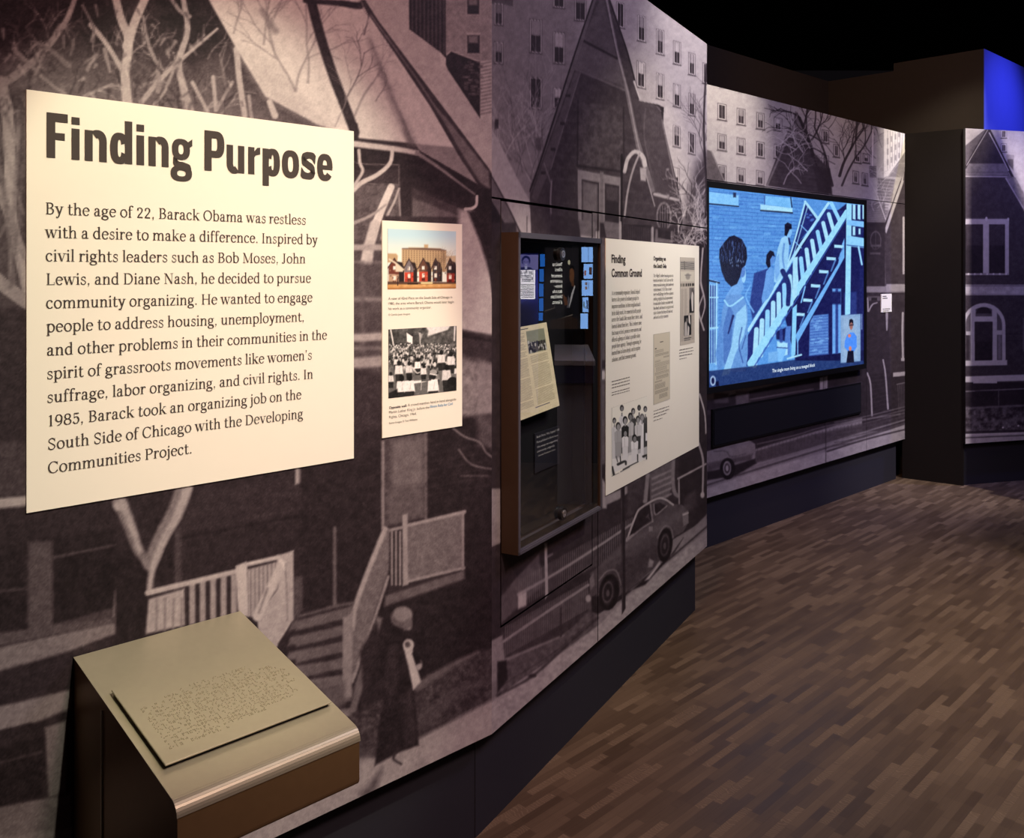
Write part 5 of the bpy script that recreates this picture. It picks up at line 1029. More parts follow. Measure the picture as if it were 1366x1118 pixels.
# wrapped metal skin over the top and nose
mb = MB(); th = .0016; out = [PR[0]] + PR[1:9]; 
for i in range(len(out) - 1):
    (o0, z0), (o1, z1) = out[i], out[i + 1]
    nx, nz = -(z1 - z0), (o1 - o0); l = math.hypot(nx, nz); nx, nz = nx / l * th, nz / l * th
    mb.hexa([W1.P(s_l, z0, o0), W1.P(s_r, z0, o0), W1.P(s_r, z1, o1), W1.P(s_l, z1, o1), W1.P(s_l, z0 + nz, o0 + nx), W1.P(s_r, z0 + nz, o0 + nx), W1.P(s_r, z1 + nz, o1 + nx), W1.P(s_l, z1 + nz, o1 + nx)])
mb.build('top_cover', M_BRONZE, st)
(oa, za) = PR[1]
mb = MB(); mb.hexa([W1.P(s_l - .0012, .40, .135), W1.P(s_l - .0012, .40, .139), W1.P(s_l + .0005, .40, .139), W1.P(s_l + .0005, .40, .135), W1.P(s_l - .0012, zBk - .05, .135), W1.P(s_l - .0012, zBk - .05, .139), W1.P(s_l + .0005, zBk - .05, .139), W1.P(s_l + .0005, zBk - .05, .135)]); mb.build('side_seam', M_BRONZE, st)
TSL = (zFt - zBk) / BD                                          # slope of the top
sl_ = np.array([1, TSL]) / math.hypot(1, TSL); up_ = np.array([-TSL, 1]) / math.hypot(1, TSL)
def top(s, t, h):   # s along wall, t down the slope from the wall, h above the surface
    return W1.P(s, zBk + sl_[1] * t + up_[1] * h, sl_[0] * t + up_[0] * h)
def top_px(x, y):   # pixel -> (s, t) on the sloping top
    rx, rz = (x - CX) / F_PX, -(y - HY) / F_PX
    p0 = np.array(top(0, 0, 0)); e1 = np.array(top(1, 0, 0)) - p0; e2 = np.array(top(0, 1, 0)) - p0
    A = np.c_[e1, e2, -np.array([rx, 1, rz])]; x_ = np.linalg.solve(A, np.array([0, 0, EYE]) - p0); return x_[0], x_[1]
pl = [top_px(*p) for p in ((148.3, 929), (360, 861.5), (440.5, 944.5), (219.5, 1030))]
ps0 = (pl[0][0] + pl[3][0]) / 2; ps1 = (pl[1][0] + pl[2][0]) / 2; pt0 = (pl[0][1] + pl[1][1]) / 2; pt1 = (pl[2][1] + pl[3][1]) / 2
plate = empty('braille_plate', top(ps0, pt0, .0), 'thin champagne metal plate with rows of braille on the sloping stand', 'sign')
def tbox(m, s0, s1, t0, t1, h0, h1): return m.hexa([top(s0, t0, h0), top(s1, t0, h0), top(s1, t1, h0), top(s0, t1, h0), top(s0, t0, h1), top(s1, t0, h1), top(s1, t1, h1), top(s0, t1, h1)])
tbox(MB(), ps0 + .004, ps1 - .004, pt0 + .004, pt1 - .004, .0018, .009).build('shade_gap', M_BLACK, plate)  # black block standing in for the shadow gap under the plate
tbox(MB(), ps0, ps1, pt0, pt1, .009, .012).build('plate', M_BRONZE, plate, bevel=.0006, seg=1)
mb = MB(); cells = 0
LW = (ps1 - ps0); rows = 15
for i in range(rows):
    t = pt0 + .24 * (pt1 - pt0) + .60 * (pt1 - pt0) * i / (rows - 1)
    ln = [.42, .55, .80, .82, .86, .84, .85, .82, .86, .84, .80, .83, .78, .60, .34][i]
    st_x = ps0 + LW * (.07 if i > 1 else .20 + .12 * (1 - i))
    c = 0
    while c * .0062 < ln * LW:
        if RND.random() < .84:
            for dx in (0, 1):
                for dy in (0, 1, 2):
                    if RND.random() < .47:
                        s = st_x + c * .0062 + dx * .0024; tt = t + dy * .0024; k = len(mb.v); R_ = .00115
                        ring_ = [top(s + R_ * math.cos(a), tt + R_ * math.sin(a), .0118) for a in np.linspace(0, 2 * math.pi, 7)[:-1]]
                        r2 = [top(s + R_ * .6 * math.cos(a), tt + R_ * .6 * math.sin(a), .0133) for a in np.linspace(0, 2 * math.pi, 7)[:-1]]
                        mb.add(ring_ + r2, [(a, (a + 1) % 6, 6 + (a + 1) % 6, 6 + a) for a in range(6)] + [(6, 7, 8, 9, 10, 11)])
        c += 1
tag(obj('braille', mb.v, mb.f, M_BRONZE, plate), kind='stuff')
# ------------------------------------------------------------------ display case on the middle wall
M_FRAME = noisy(mat('case_frame', (.10, .098, .12), .5, .4, .4), 60, .05)
M_CASE_SIDE = noisy(mat('case_side', (.055, .034, .022), .6, .3, .3), 40, .08)
def glass_mat():
    m = bpy.data.materials.new('case_glass'); m.use_nodes = True; nt = m.node_tree; nt.nodes.clear(); N = nt.nodes.new
    o = N('ShaderNodeOutputMaterial'); mx = N('ShaderNodeMixShader'); t = N('ShaderNodeBsdfTransparent'); g = N('ShaderNodeBsdfGlossy'); f = N('ShaderNodeFresnel')
    g.inputs['Roughness'].default_value = 0; f.inputs['IOR'].default_value = 1.52; t.inputs['Color'].default_value = (.95, .96, .96, 1)
    gm = N('ShaderNodeNewGeometry'); m1 = N('ShaderNodeMath'); m1.operation = 'SUBTRACT'; m1.inputs[0].default_value = 1.8; m2 = N('ShaderNodeMath'); m2.operation = 'MULTIPLY'; m2.inputs[1].default_value = 1.8
    m3 = N('ShaderNodeMath'); m3.operation = 'MULTIPLY'   # only the outer face mirrors (both faces' share in one)
    nt.links.new(gm.outputs['Backfacing'], m2.inputs[0]); nt.links.new(m2.outputs[0], m1.inputs[1]); nt.links.new(m1.outputs[0], m3.inputs[0]); nt.links.new(f.outputs[0], m3.inputs[1])
    nt.links.new(m3.outputs[0], mx.inputs[0]); nt.links.new(t.outputs[0], mx.inputs[1]); nt.links.new(g.outputs[0], mx.inputs[2]); nt.links.new(mx.outputs[0], o.inputs[0]); return m
M_GLASS = glass_mat()
case = empty('display_case', W2.P((CS0 + CS1) / 2, CZ0, 0), 'tall shallow bronze-framed glass display case on the middle mural wall', 'display case')
ft = .011; BK = REC + .004
MB().wbox(W2, CS0, CS0 + ft, CZ0, CZ1, .0008, dep).build('side_panel', M_CASE_SIDE, case)
MB().wbox(W2, CS1 - ft, CS1, CZ0, CZ1, .0008, dep).build('side_panel', M_CASE_SIDE, case)
MB().wbox(W2, CS0 + ft, CS1 - ft, CZ1 - ft, CZ1, .0008, dep).build('top_panel', M_FRAME, case)
MB().wbox(W2, CS0 + ft, CS1 - ft, CZ0, CZ0 + ft, .0008, dep).build('bottom_panel', M_FRAME, case)
mb = MB()
mb.wbox(W2, CS0, CS0 + ft * .8, CZ0, CZ1, dep, dep + .003); mb.wbox(W2, CS1 - ft * .8, CS1, CZ0, CZ1, dep, dep + .003)
mb.wbox(W2, CS0, CS1, CZ1 - .015, CZ1, dep, dep + .003); mb.wbox(W2, CS0, CS1, CZ0, CZ0 + .008, dep, dep + .003)
mb.build('front_frame', M_FRAME, case)
I0, I1, J0, J1 = CS0 + ft + .004, CS1 - ft - .004, CZ0 + ft + .004, CZ1 - ft - .004
mb = MB(); mb.wbox(W2, I0, I1, J0, J1, BK, BK + .004)
for a, b, c, d in ((I0, I0 + .003, J0, J1), (I1 - .003, I1, J0, J1), (I0, I1, J0, J0 + .003), (I0, I1, J1 - .003, J1)): mb.wbox(W2, a, b, c, d, BK, -.001)
mb.build('interior_lining', M_BLACK, case)
mb = MB(); mb.wbox(W2, CS1 - ft - .034, CS1 - ft, CZ0 + ft, CZ1 - ft, dep - .010, dep - .008); mb.wbox(W2, CS0 + ft, CS1 - ft - .034, CZ1 - ft - .012, CZ1 - ft, dep - .010, dep - .008); mb.wbox(W2, CS0 + ft, CS1 - ft - .034, CZ0 + ft, CZ0 + ft + .018, dep - .010, dep - .008)
mb.build('mask_border', M_BLACK, case)
MB().wbox(W2, CS0 + ft, CS1 - ft, CZ0 + ft, CZ1 - ft, dep - .007, dep - .003).build('glass_pane', M_GLASS, case)
M_LOCK = mat('lock_black', (.012, .012, .014), .3, .2, .5); M_STEEL = mat('lock_steel', (.62, .64, .66), .3, .9)
def disc(W, s, z, r, o0, o1, n=24, ri=0):
    mb = MB(); a = np.linspace(0, 2 * math.pi, n + 1)[:-1]
    if ri == 0: mb.prism([W.P(s + r * math.cos(t), z + r * math.sin(t), o0) for t in a], W.P(0, 0, o1) - W.P(0, 0, o0))
    else:
        for i in range(n):
            t0, t1 = a[i], a[(i + 1) % n]
            mb.hexa([W.P(s + q * math.cos(t), z + q * math.sin(t), o) for o in (o0, o1) for q, t in ((ri, t0), (r, t0), (r, t1), (ri, t1))])
    return mb
for (x, y) in ((747.5, 339), (749, 685)):
    s, z = W2.px(x, y, dep)
    lk = disc(W2, s, z, .019, dep - .003, dep + .008).build('lock', M_LOCK, case)
    disc(W2, s + .002, z, .0105, dep + .008, dep + .0095, ri=.0065).build('lock_ring', M_STEEL, lk); MB().wbox(W2, s, s + .004, z - .004, z + .004, dep + .008, dep + .0095).build('keyway', M_STEEL, lk)

# newspaper leaning in the case: a curved-free flat sheet, top against the back, foot towards the glass
NO0, NO1 = -.030, -.006
nz1 = W2.px(720, 431, NO0)[1]; nz0 = W2.px(720, 549, NO1)[1]
nsr_t = W2.px(728.5, HY, NO0)[0]; nsr_b = W2.px(746, HY, NO1)[0]; nsl = I0 + .012
rise_t = W2.px(728.5, 429.5, NO0)[1] - W2.px(696, 436.5, NO0)[1]
def news_P(u, v, o):   # u across 0..1, v up 0..1
    rr = nsr_b + (nsr_t - nsr_b) * v; ll = nsl
    zr0 = W2.px(746, 541, NO1)[1]; zl0 = W2.px(694, 557, NO1)[1] - .012; zr1 = W2.px(728.5, 430, NO0)[1]; zl1 = W2.px(695, 436.5, NO0)[1] - .004
    z = (zl0 * (1 - u) + zr0 * u) * (1 - v) + (zl1 * (1 - u) + zr1 * u) * v
    return W2.P(ll + (rr - ll) * u, z, NO1 + (NO0 - NO1) * v + o)
def grid_print(name, cv, Pf, th, material, parent, label=None, loc=None, ramp=None):
    """a bent or skewed sheet: every grid point of cv is placed by Pf(u, v, o)"""
    U = np.linspace(0, 1, cv.nx); V = np.linspace(0, 1, cv.nz)
    fr = [Pf(u, v, th) for v in V for u in U]; idx = np.arange(cv.nx * cv.nz).reshape(cv.nz, cv.nx)
    q = np.stack([idx[:-1, :-1], idx[:-1, 1:], idx[1:, 1:], idx[1:, :-1]], -1).reshape(-1, 4).tolist(); n0 = len(fr)
    cr = [(0, 0), (1, 0), (1, 1), (0, 1)]; bk = [Pf(u, v, 0) for u, v in cr]; ci = [idx[0, 0], idx[0, -1], idx[-1, -1], idx[-1, 0]]
    fs = q + [[n0 + 3, n0 + 2, n0 + 1, n0]] + [[int(ci[i]), n0 + i, n0 + (i + 1) % 4, int(ci[(i + 1) % 4])] for i in range(4)]
    o = obj(name, fr + bk, fs, material, parent, loc if loc is not None else (None if parent else Pf(.5, 0, 0)))
    at = o.data.color_attributes.new('print', 'FLOAT_COLOR', 'POINT'); c = np.ones((n0 + 4, 4), np.float32)
    c[:n0, :3] = cv.colours(cv.s, cv.z, ramp).reshape(-1, 3); c[n0:, :3] = .5; at.data.foreach_set('color', c.ravel())
    if label: o['label'] = label
    return o
NW, NH = 200, 300
cv = Canvas(W2, 0, 200, 0, 300, 1.0, (.90, .86, .73), 0, (200, 300))
IK = (.36, .34, .31)
cv.stroke([(22, -5), (38, 300)], 1.2, 1.2, (.6, .56, .48)); cv.rect(70, 8, 120, 10.5, (.2, .2, .2)); cv.rect(110, 18, 185, 95, (.56, .58, .50)); cv.rect(112, 58, 183, 92, (.35, .34, .32), 2)
for k in range(40): cv.ell(RND.uniform(114, 182), RND.uniform(56, 90), 3.4, 6, RND.choice(((.12,) * 3, (.8,) * 3, (.2,) * 3)), 1.5, .9)
for c in range(2):
    x0, x1 = (36, 104) if c == 0 else (112, 186); y = 22 if c == 0 else 104
    while y < 270:
        if RND.random() < .07: y += 5
        cv.stroke([(x0 + y * .03, y), (x1 - (6 if RND.random() < .15 else 0) + y * .02 - 4, y)], 1.4, 1.4, IK, 1, .6, False); y += 4.4
for k in range(30): cv.stroke([(0, 40 + k * 8), (16, 40 + k * 8)], 1.7, 1.7, IK, 1, .5, False)
cv.rect(110, 276, 165, 278.5, (.25, .25, .4)); cv.grain(.04, 14, .012)
npp = grid_print('newspaper', cv, news_P, .0012, M_PHOTO, None); tag(npp, 'cream newspaper page leaning behind the glass of the display case', 'newspaper')
# caption card inside the case
M_CARD = mat('dark_caption_card', (.012, .012, .02), .6)
CO = BK + .0085
q = pbox(W2, 713.5, 573, 746, 618, CO)
cc = MB().wbox(W2, q[0], q[1], q[2], W2.px(746, 568, CO)[1], BK + .0045, CO).build('caption_card', M_CARD, loc=W2.P((q[0] + q[1]) / 2, q[2], CO)); tag(cc, 'small dark caption card with white print below the newspaper in the case', 'label')
M_FAINTW = mat('white_print', (.55, .55, .56), .6)
caption(cc, 'lettering', W2, CO + .0006, [("Barack Obama, “Why Organize?” 1988", 716, 584.5, 746, 4.2), ("First published in Illinois Issues,", 716, 591.5, 745, 4.2), ("this essay on organizing", 716.5, 598.0, 744, 4.2), ("community, originally.", 716.5, 604.0, 740, 4.2), ("Courtesy Presidential Library", 718, 609, 741, 3.0)], M_FAINTW)

# ------------------------------------------------------------------ Finding Common Ground board
q0 = W2.px(808, 318, T); q1 = W2.px(932.5, 594.6, T); zt = (W2.px(808, 318, T)[1] + W2.px(931.5, 328, T)[1]) / 2; zb_ = (W2.px(808, 661.5, T)[1] + q1[1]) / 2
cg = board('text_board', W2, q0[0], q1[0], zb_, zt, T, M_CREAM, 'cream board headed Finding Common Ground to the right of the display case', 'sign')
hx = lambda x: 800 + x / 9.314; hy = lambda y: 310 + y / 9.314; ky = lambda y: 420 + y / 9.314
caption(cg, 'heading', W2, TO, [("Finding", hx(148), hy(376), hx(322), 15.5), ("Common Ground", hx(148), hy(553), hx(524), 15.5)], M_INK, .03)
caption(cg, 'subheading', W2, TO, [("Organizing on", hx(668), hy(348), hx(820), 8.0), ("the South Side", hx(668), hy(440), hx(830), 8.0)], M_INK, .03)
def serif_block(parent, name, W, off, lines, em_px, m):
    k = Ink()
    for (t, x0, y0, x1) in lines:
        s0, z = W.px(x0, y0, off); s1 = W.px(x1, HY, off)[0]; serif_line(k, t, s0, s1, z, z - W.px(x0, y0 + em_px, off)[1])
    return k.build(name, W, off, m, parent)
serif_block(cg, 'body_text', W2, TO, [("As a community organizer, Barack helped", hx(150), hy(778), hx(500)), ("harness the power of ordinary people to", hx(150), hy(860), hx(485)), ("improve conditions in their neighborhoods.", hx(150), hy(945), hx(513)), ("In his daily work, he connected with people", hx(150), hy(1030), hx(513)), ("across the South Side, many their stories, and", hx(150), ky(85), hx(530)),
    ("learned about their lives. This is where some", hx(150), ky(170), hx(520)), ("that many wished, promises were uneven, and", hx(150), ky(253), hx(518)), ("offered a glimpse of what is possible when", hx(150), ky(337), hx(502)), ("people have agency. Through organizing, he", hx(150), ky(418), hx(517)), ("learned how to listen deeply, and to explore", hx(150), ky(502), hx(505)), ("solutions, and find common ground.", hx(150), ky(585), hx(455))], 8.2, M_INKM)
serif_block(cg, 'body_text', W2, TO, [("The Altgeld Gardens housing area was", hx(668), hy(556), hx(918)), ("located on the far South Side near the", hx(668), hy(614), hx(913)), ("many manufacturing plants and were", hx(668), hy(672), hx(920)), ("contaminated. All of these issues", hx(668), hy(730), hx(897)), ("were a challenge for the residents", hx(668), hy(788), hx(918)), ("seeking neighborhood improvement", hx(668), hy(846), hx(908)), ("he and other leaders worked with", hx(668), hy(904), hx(912)), ("the church and tenants to organize and", hx(668), hy(962), hx(917)), ("make it known that they will speak out", hx(668), hy(1020), hx(905)), ("and work on their concerns.", hx(668), hy(1077), hx(857))], 6.0, M_INKM)
def ruled(k, x0, y0, x1, y1, n, last, W, off, th, fx_, fy_, sl):
    """rows of tiny print too small to read, as broken bars"""
    for i in range(n):
        y = y0 + (y1 - y0) * i / max(1, n - 1); xe = x1 if i < n - 1 else x0 + (x1 - x0) * last; x = x0
        while x < xe:
            w = RND.uniform(12, 34); xb = min(x + w, xe)
            sa, za = W.px(fx_(x), fy_(y + sl * (x - x0)), off); sb = W.px(fx_(xb), HY, off)[0]; k.rect(sa, za, sb, za + th); x = xb + 6
k = Ink(); ruled(k, 150, 838, 372, 915, 3, 1, W2, TO, .0028, hx, ky, -.27); ruled(k, 150, 972, 378, 1004, 2, .97, W2, TO, .0022, hx, ky, -.27)
k.build('caption', W2, TO, M_INKL, cg)
nyy = lambda y: 530 + y / 8.6; nxx = lambda x: 800 + x / 8.6
k = Ink(); ruled(k, 618, 165, 795, 235, 3, .85, W2, TO, .0028, nxx, nyy, -.33); ruled(k, 618, 275, 720, 275, 1, 1, W2, TO, .0024, nxx, nyy, -.33); k.build('caption', W2, TO, M_INKL, cg)
k = Ink(); ruled(k, 990, 445, 1165, 518, 3, .9, W2, TO, .0030, hx, ky, -.2); ruled(k, 990, 556, 1078, 556, 1, 1, W2, TO, .0026, hx, ky, -.2); k.build('caption', W2, TO, M_INKL, cg)
# letter facsimile
def flat_print(name, x0, y0, x1, y1, cvbase, lw, lh, W=W2, off=TO, par=cg, res=.0022):
    s0, s1, z0, z1 = pbox(W, x0, y0, x1, y1, off)
    zc0 = z0; zc1 = z1
    return Canvas(W, s0, s1, zc0, zc1, res, cvbase, off, (lw, lh)), (s0, s1, zc0, zc1)
zA = W2.px(hx(670), ky(245), TO)[1]; zB = W2.px(hx(670), ky(1118), TO)[1]; sA, sB = W2.px(hx(670), HY, TO)[0], W2.px(hx(872), HY, TO)[0]
cv = Canvas(W2, sA, sB, zB, zA, .0018, (.80, .77, .69), TO, (100, 250)); cv.rect(0, 0, 100, 250, (.80, .77, .69)); cv.stroke([(0, 0), (100, 0), (100, 250), (0, 250), (0, 0)], 2.5, 2.5, (.62, .59, .55), curve=False)
cv.rect(38, 30, 58, 33, (.35, .33, .3)); cv.rect(8, 50, 18, 54, (.15, .14, .14))
y = 60
for blk, (xa, xb) in ((3, (8, 60)), (3, (10, 92)), (2, (60, 96)), (2, (8, 40)), (4, (8, 96)), (4, (14, 80)), (3, (8, 92)), (4, (16, 90)), (2, (8, 50)), (6, (8, 70)), (4, (8, 88)), (5, (34, 84))):
    for i in range(blk):
        x = xa
        while x < xb:
            w = RND.uniform(4, 11); cv.stroke([(x, y), (min(x + w, xb), y)], 1.5, 1.5, (.38, .36, .33), .8, .75, False); x += w + 2.5
        y += 3.6
    y += 2.5
sheet('letter_facsimile', cv, sA, sB, zB, zA, T - .001, TO, M_PHOTO, cg, ramp=None)
# newspaper facsimile
zA = W2.px(hx(998), hy(308), TO)[1]; zB = W2.px(hx(995), ky(385), TO)[1]; sA, sB = W2.px(hx(1000), HY, TO)[0], W2.px(hx(1180), HY, TO)[0]
cv = Canvas(W2, sA, sB, zB, zA, .0018, (.74, .71, .66), TO, (100, 320)); cv.rect(0, 0, 100, 320, (.74, .71, .66))
cv.rect(2, 14, 98, 46, (.62, .6, .57)); cv.stroke([(28, 16), (30, 44)], 4, 4, (.2, .2, .2)); 
for i in range(4): cv.stroke([(34, 20 + 7 * i), (96, 22 + 7 * i)], 2, 2, (.3, .3, .3)); cv.stroke([(4, 20 + 7 * i), (24, 20 + 7 * i)], 2, 2, (.3, .3, .3))
cv.rect(4, 52, 96, 88, (.80, .78, .72)); cv.ell(52, 70, 16, 12, (.6, .58, .55), 6); cv.rect(30, 64, 76, 66, (.4, .4, .4))
for x in (4, 16, 24, 36, 40, 50, 56, 64, 70, 80, 86, 92): cv.rect(x, 96, x + 5, 106, (.12, .12, .12))
for c in range(4):
    for i in range(60):
        y = 116 + 3.2 * i
        if c in (2, 3) and y < 205: continue
        if c in (1, 2) and 212 < y < 292: continue
        cv.stroke([(4 + 24 * c, y), (4 + 24 * c + RND.uniform(15, 20), y)], 1.4, 1.4, (.48, .45, .43), .8, .7, False)
cv.rect(62, 112, 96, 206, (.45, .43, .42)); cv.poly([(62, 160), (96, 120), (96, 206), (62, 206)], (.12, .12, .13), 3); cv.poly([(74, 150), (84, 120), (92, 140), (90, 200), (80, 200)], (.8, .78, .75), 3); cv.ell(83, 122, 5, 7, (.3, .28, .27))
cv.rect(25, 214, 76, 288, (.12, .12, .13)); cv.poly([(56, 214), (66, 214), (70, 250), (58, 240)], (.85, .83, .8), 3); cv.poly([(30, 240), (44, 232), (50, 288), (28, 288)], (.7, .68, .66), 3); cv.ell(46, 232, 7, 9, (.42, .4, .38)); cv.poly([(52, 250), (62, 260), (60, 288), (50, 288)], (.8, .78, .75), 3)
cv.rect(25, 296, 76, 300, (.3, .3, .3)); cv.rect(25, 303, 70, 306, (.35, .35, .35))
sheet('newspaper_facsimile', cv, sA, sB, zB, zA, T - .001, TO, M_PHOTO, cg)
# cut-out group photograph: nine people standing in two rows
gA = W2.px(nxx(140), nyy(905), TO); gB = W2.px(nxx(545), nyy(95), TO); zTop = W2.px(nxx(250), nyy(85), TO)[1]
cv = Canvas(W2, gA[0], gB[0], W2.px(nxx(140), nyy(912), TO)[1], zTop, .0018, CREAM_S, TO).frame(800, 530, 8.6)
def person(x, yh, yb, w, top_, skirt, hair=.15, skin=.55, arms=True):
    h = yb - yh; hr = w * .34
    cv.poly([(x - w * .5, yh + h * .26), (x - w * .2, yh + h * .2), (x + w * .2, yh + h * .19), (x + w * .5, yh + h * .24), (x + w * .46, yh + h * .55), (x - w * .46, yh + h * .58)], top_, 5)
    cv.poly([(x - w * .44, yh + h * .55), (x + w * .44, yh + h * .52), (x + w * .42, yb), (x - w * .4, yb + 10)], skirt, 5)
    cv.ell(x, yh + hr * 1.1, hr, hr * 1.65, hair, 4); cv.ell(x + hr * .1, yh + hr * 1.5, hr * .68, hr * 1.2, skin, 4); cv.rect(x - hr * .3, yh + h * .14, x + hr * .35, yh + h * .22, skin, 4)
    cv.stroke([(x - w * .1, yh + h * .25), (x - w * .05, yh + h * .55)], 5, 4, .5, 4, .5)
for a in ((254, 100, 640, 66, .86, .3, .12, .5), (384, 135, 640, 66, .25, .2, .15, .6), (452, 98, 640, 60, .84, .24, .15, .35), (523, 112, 690, 62, .28, .22, .14, .55), (486, 200, 690, 74, .90, .88, .4, .6), (438, 225, 640, 74, .80, .24, .2, .6), (168, 245, 700, 62, .82, .8, .15, .55), (352, 190, 660, 78, .74, .6, .1, .5),
          (212, 300, 700, 84, .66, .62, .2, .6), (292, 232, 690, 84, .14, .15, .1, .6), (292, 380, 720, 78, .88, .84, .15, .55), (400, 440, 720, 84, .90, .84, .12, .5)): person(*a)
cv.rect(505, 300, 545, 700, .24, 5); cv.rect(525, 410, 548, 500, .9, 5)
cv.poly([(135, 720), (300, 650), (550, 560), (550, 700), (300, 800), (135, 880)], .86, 10, .75); cv.stroke([(210, 770), (290, 735), (300, 770)], 30, 20, .2, 8); cv.stroke([(145, 800), (165, 900)], 20, 26, .2, 8); cv.stroke([(270, 830), (360, 780), (440, 740)], 14, 12, .25, 7); cv.stroke([(240, 855), (340, 800)], 8, 8, .25, 6); cv.stroke([(500, 680), (545, 665), (540, 710)], 26, 18, .2, 8); cv.stroke([(190, 680), (205, 740)], 14, 12, .4, 6); cv.stroke([(235, 680), (240, 740)], 12, 12, .2, 6); cv.stroke([(435, 660), (435, 730)], 14, 12, .2, 6); cv.stroke([(145, 905), (220, 870)], 5, 5, .3, 5)
cv.poly([(130, 915), (560, 720), (560, 1000), (130, 1000)], CREAM_S, 6)
sheet('group_photo', cv, float(cv.s[0]), float(cv.s[-1]), float(cv.z[0]), float(cv.z[-1]), T - .001, TO, M_PHOTO, cg); tag(bpy.data.objects['group_photo'], 'grey cut-out photo of a family group')

# ------------------------------------------------------------------ video screen on the far mural wall
SO = .045
v0 = W3.px(943.3, HY, SO)[0]; v1, vz1 = W3.px(1156, 266.2, SO); vz1b = W3.px(944, 242, SO)[1]; vz0 = (W3.px(1156, 492, SO)[1] + W3.px(944, 525.5, SO)[1]) / 2; vz1 = (vz1 + vz1b) / 2
vs = empty('video_screen', W3.P((v0 + v1) / 2, vz0, 0), 'large wall screen showing a blue-tinted film of people by wooden stairs', 'screen')
M_BEZEL = mat('screen_black', (.006, .006, .007), .35, spec=.4)
MB().wbox(W3, v0 + .01, v1 - .01, vz0 + .01, vz1 - .01, .0008, SO - .014).build('housing', M_BEZEL, vs)
i0 = W3.px(946, HY, SO)[0]; i1, iz1 = W3.px(1153, 272.3, SO); iz0 = (W3.px(1152, 485.5, SO)[1] + W3.px(945, 517.5, SO)[1]) / 2; iz1 = (iz1 + W3.px(946, 251.5, SO)[1]) / 2
mb = MB()
for a, b, c, d in ((v0, i0, vz0, vz1), (i1, v1, vz0, vz1), (i0, i1, vz0, iz0), (i0, i1, iz1, vz1)): mb.wbox(W3, a, b, c, d, SO - .014, SO)
mb.build('bezel', M_BEZEL, vs)
D0, D1, D2, D3 = (.035, .04, .17), (.16, .25, .56), (.34, .60, .90), (.66, .88, 1.0)
cv = Canvas(W3, i0, i1, iz0, iz1, .0042, D2, SO).frame(940, 240, 3.857)
# brick wall
cv.poly([(0, 0), (760, 60), (760, 420), (620, 700), (0, 760)], (.33, .58, .88), 8)
for r in range(40):
    y0 = 60 + 19 * r
    cv.stroke([(10, y0), (520, y0 + (460 - y0) * .055 + 10)], 3, 3, (.20, .38, .72), 2, .75, False)
    for c in range(9):
        x = 15 + 58 * c + (r % 2) * 28; yy = y0 + (460 - y0) * .055 * (x / 520) + 3; cv.stroke([(x, yy), (x, yy + 13)], 3, 3, (.22, .42, .76), 2, .6, False)
    if r % 3 == 0: cv.rect(RND.uniform(40, 430), y0 + 4, RND.uniform(440, 500), y0 + 12, (.42, .68, .95), 3, .35)
for k in range(60): x, y = RND.uniform(30, 480), RND.uniform(70, 500); cv.rect(x, y, x + 34, y + 11, RND.choice(((.48, .74, .98), (.24, .46, .8))), 3, .45)
cv.poly([(20, 60), (178, 80), (178, 135), (25, 122)], (.52, .78, 1), 3); cv.stroke([(20, 122), (178, 137)], 6, 6, D0, 3); cv.rect(150, 65, 165, 90, D0, 4, .8)
cv.poly([(290, 125), (455, 145), (455, 168), (290, 155)], D3, 3); cv.stroke([(292, 157), (455, 170)], 7, 7, D0, 3); cv.poly([(310, 80), (455, 95), (450, 145), (312, 125)], (.46, .74, .98), 3); cv.stroke([(312, 82), (312, 125)], 4, 4, D1, 3); cv.stroke([(446, 90), (452, 140)], 5, 5, D0, 3)
# barred window lower left
cv.poly([(10, 505), (75, 520), (72, 980), (10, 990)], (.42, .66, .92), 4); cv.poly([(18, 540), (60, 545), (58, 760), (18, 770)], D1, 4); cv.poly([(18, 775), (60, 770), (60, 940), (18, 945)], (.2, .34, .66), 4); cv.stroke([(15, 515), (78, 530)], 8, 8, D0, 3)
for x in (28, 40, 52): cv.stroke([(x, 540), (x, 945)], 4, 4, D3, 2.5)
cv.stroke([(12, 605), (72, 605)], 6, 6, D3, 3); cv.stroke([(12, 765), (70, 760)], 8, 8, D3, 3); cv.stroke([(65, 530), (62, 950)], 6, 6, D3, 3)
# shadow of the figures on the wall and darkness beneath the stairs
cv.poly([(258, 480), (330, 455), (340, 560), (300, 640), (250, 720), (235, 640)], (.13, .2, .5), 5, .9)
cv.stroke([(240, 540), (215, 600), (255, 680)], 5, 9, (.5, .75, 1), 4, .8)
cv.poly([(470, 330), (735, 120), (740, 330), (830, 330), (830, 930), (470, 930), (400, 640), (460, 520)], (.065, .085, .32), 4)
cv.poly([(545, 700), (640, 690), (640, 895), (540, 905)], (.34, .52, .82), 5)
for r in range(14): cv.stroke([(545, 710 + 15 * r), (640, 700 + 15 * r)], 4, 4, (.2, .33, .66), 2.5, .8)
for k in range(24): x, y = RND.uniform(545, 625), RND.uniform(700, 890); cv.rect(x, y, x + 18, y + 7, (.5, .72, .96), 2.5, .6)
cv.rect(660, 580, 690, 900, (.05, .07, .3), 5); cv.poly([(720, 580), (785, 575), (785, 700), (720, 700)], (.14, .2, .48), 6); cv.stroke([(690, 620), (690, 700)], 3, 3, (.25, .38, .7), 3)
cv.poly([(660, 560), (705, 560), (705, 890), (660, 895)], (.42, .66, .94), 4); cv.poly([(676, 560), (690, 560), (690, 895), (676, 895)], (.18, .26, .56), 4); cv.rect(655, 575, 705, 640, (.075, .1, .34), 8)
